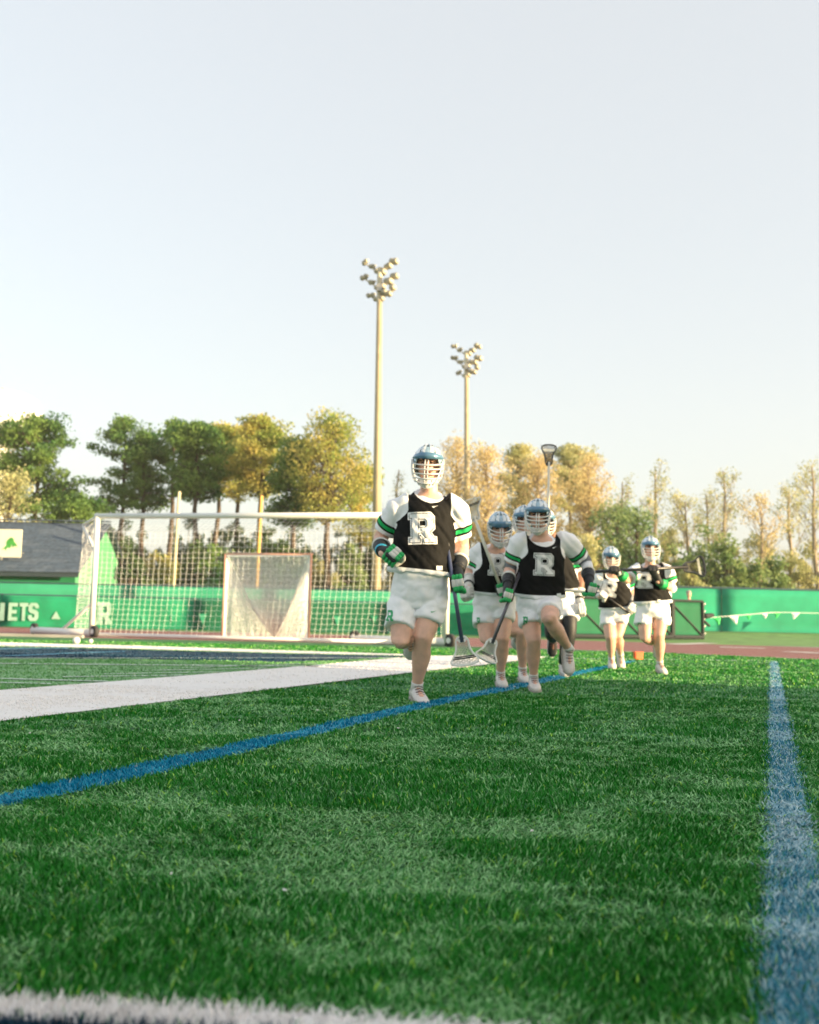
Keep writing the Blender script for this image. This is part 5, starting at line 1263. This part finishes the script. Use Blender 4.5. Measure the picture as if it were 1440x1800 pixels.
# 5 runner behind the second, arm and shorts lit, dark leggings
Q, r = player(10.6, dict(root=(985, 1184, 0), head=(958, 916, .1), face=(0, -1, -.1), neck=(975, 955, .05), shL=(957, 972, 0), shR=(1010, 972, .05),
    elL=(950, 1010, .1), wrL=(962, 1030, -.1), elR=(1019, 1015, .10), wrR=(1019, 1052, -.02), hem=(983, 1042, .05), hipL=(974, 1062, .05), hipR=(999, 1060, .05),
    knL=(970, 1112, -.12), anL=(973, 1122, .20), knR=(1001, 1110, -.10), anR=(990, 1165, .1), shortL=(976, 1092, -.02), shortR=(1000, 1088, -.03)),
    'lacrosse player hidden behind the second runner, white glove hanging and black leggings', 5, skin='skin_brown',
    gl_=dict(L=dict(grip=(965, 1020, -.1), axis=(0, 0, 1), back=(-1, -.5, 0), pal=2), R=dict(grip=(1018, 1072, -.05), axis=(.1, -.2, -1), back=(.3, -.8, 0), closed=False, pal=2)),
    shoe_toe=dict(L=((0, .1, -1), (0, -1, -.1)), R=((0, -1, -.2), (0, 0, 1))), legging='LR', vox=.014, kk=.97, rlogo=False, shoe_cols=('gblack', 'shoe'))
stick('lacrosse_stick', P(963, 1010, 10.5), P(965, 818, 10.5), .225, (.05, -1, .1), .165, .9, 'dark-headed lacrosse stick raised upright above the second helmet', 'shaft_c', 'dark', 'mesh_d')
# 6 crouched runner, second from the right
Q, r = player(12.6, dict(root=(1077, 1173, 0), head=(1074, 979, -.12), face=(.0, -1, -.25), headup=(0, -.2, 1), neck=(1078, 1008, -.03), shL=(1053, 1014, 0), shR=(1103, 1012, .02),
    elL=(1043, 1038, .1), wrL=(1052, 1047, -.12), elR=(1113, 1042, .10), wrR=(1112, 1061, -.05), hem=(1083, 1068, .05), hipL=(1070, 1080, .05), hipR=(1093, 1078, .02),
    knL=(1073, 1122, -.10), anL=(1075, 1158, .04), knR=(1086, 1118, -.05), anR=(1091, 1150, .26), shortL=(1069, 1101, -.02), shortR=(1088, 1096, -.02), rleg=(1064, 1105, 4, 8)),
    'crouching lacrosse player with a thin black stick held down across his body', 6,
    gl_=dict(L=dict(grip=(1058, 1047, -.14), axis=(1, .1, -.7), back=(0, -.9, .2), pal=2), R=dict(grip=(1107, 1072, -.10), axis=(1, .1, -.7), back=(.4, -.8, .2), pal=2)),
    shoe_toe=dict(L=((-.1, -1, -.2), (0, 0, 1)), R=((.15, -.2, -1), (0, -1, .2))), logo_c=(1070, 1034, 27, 25), logo_tilt=-.25, vox=.014, kk=.93)
stick('lacrosse_stick', P(1104, 1076, 12.42), P(1028, 1022, 12.6), .22, (0, -1, .2), .18, .95, 'thin black stick slanting down across the crouching runner', 'shaft_k', 'wplastic')
# 7 rearmost right runner, long pole
Q, r = player(11.67, dict(root=(1159, 1181, 0), head=(1143, 963, -.05), face=(-.05, -1, -.02), neck=(1143, 993, 0), shL=(1116, 1006, -.02), shR=(1171, 1004, .03),
    elL=(1102, 1020, -.14), wrL=(1090, 1008, -.30), elR=(1183, 1035, .02), wrR=(1160, 1024, -.20), hem=(1148, 1060, .02), hipL=(1134, 1074, .02), hipR=(1163, 1074, .0),
    knL=(1134, 1122, -.10), anL=(1158, 1132, .30), knR=(1159, 1118, -.08), anR=(1160, 1166, .02), shortL=(1130, 1100, -.03), shortR=(1164, 1099, -.02), rleg=(1124, 1099, 6, 9)),
    'sunlit lacrosse player at the right carrying a long black pole across his chest', 7,
    gl_=dict(L=dict(grip=(1079, 1004, -.34), axis=(1, .02, .06), back=(0, -.9, .3), pal=3), R=dict(grip=(1146, 1002, -.26), axis=(1, .02, .06), back=(-.1, -.9, .2), pal=3)),
    pads=[('R', .0, .35, .056, .050, 'padwhite', 'elbow_pad', 'f')],
    shoe_toe=dict(L=((.1, .2, -1), (0, -1, -.2)), R=((.05, -1, -.14), (0, 0, 1))), logo_c=(1132, 1020, 24, 26), vox=.013, kk=.93)
stick('lacrosse_stick', P(1030, 1006, 11.33), P(1202, 997, 11.42), .25, (-.1, -1, .2), .25, 1.3, 'long black pole with black head carried level by the rearmost runner', 'shaft_k', 'dark', 'mesh_d')
# a spectator's head and shoulders behind the gate
sp = P(1211, 1045, 38.5); sr = empty('person', V((sp.x, 38.5, 0)), 'grey-haired onlooker whose head shows above the rightmost gate leaf', 'person')
mb = MB(); s0 = sp - U * .32
mb.loft([(V((sp.x, 38.5, .02)), .15, .12), (V((sp.x, 38.5, .9)), .19, .13), (s0 - U * .2, .2, .12), (s0, .21, .11), (s0 + U * .06, .12, .08), (s0 + U * .14, .055, .055), (sp - U * .1, .06, .07), (sp, .085, .1), (sp + U * .06, .08, .095), (sp + U * .12, .04, .05)], (1, 0, 0), 18)
remesh(mb, 'body', M['skin'], sr, .018, 3)
mb = MB(); mb.loft([(V((sp.x, 38.5, .3)), .2, .15), (s0 - U * .2, .24, .15), (s0 + U * .0, .24, .14), (s0 + U * .08, .13, .10)], (1, 0, 0), 18); mb.build('jacket', M['gblack'], sr, True)
mb = MB(); mb.ell(sp + V((0, .02, .085)), .10, .115, .085); mb.build('hair', M['hair'], sr, True)
# ------------------------------------------------------------------ air
mb = MB(); mb.box((0, 60, 19.5), (180, 260, 42))
hz = mb.build('haze', []) ; tag(hz, kind='stuff')
hm = bpy.data.materials.new('haze_air'); hm.use_nodes = True; hm.node_tree.nodes.clear()
ho = hm.node_tree.nodes.new('ShaderNodeOutputMaterial'); hv = hm.node_tree.nodes.new('ShaderNodeVolumePrincipled')
hv.inputs['Density'].default_value = .00045; hv.inputs['Color'].default_value = (1, .98, .95, 1)
hm.node_tree.links.new(hv.outputs[0], ho.inputs['Volume']); hz.data.materials.append(hm)
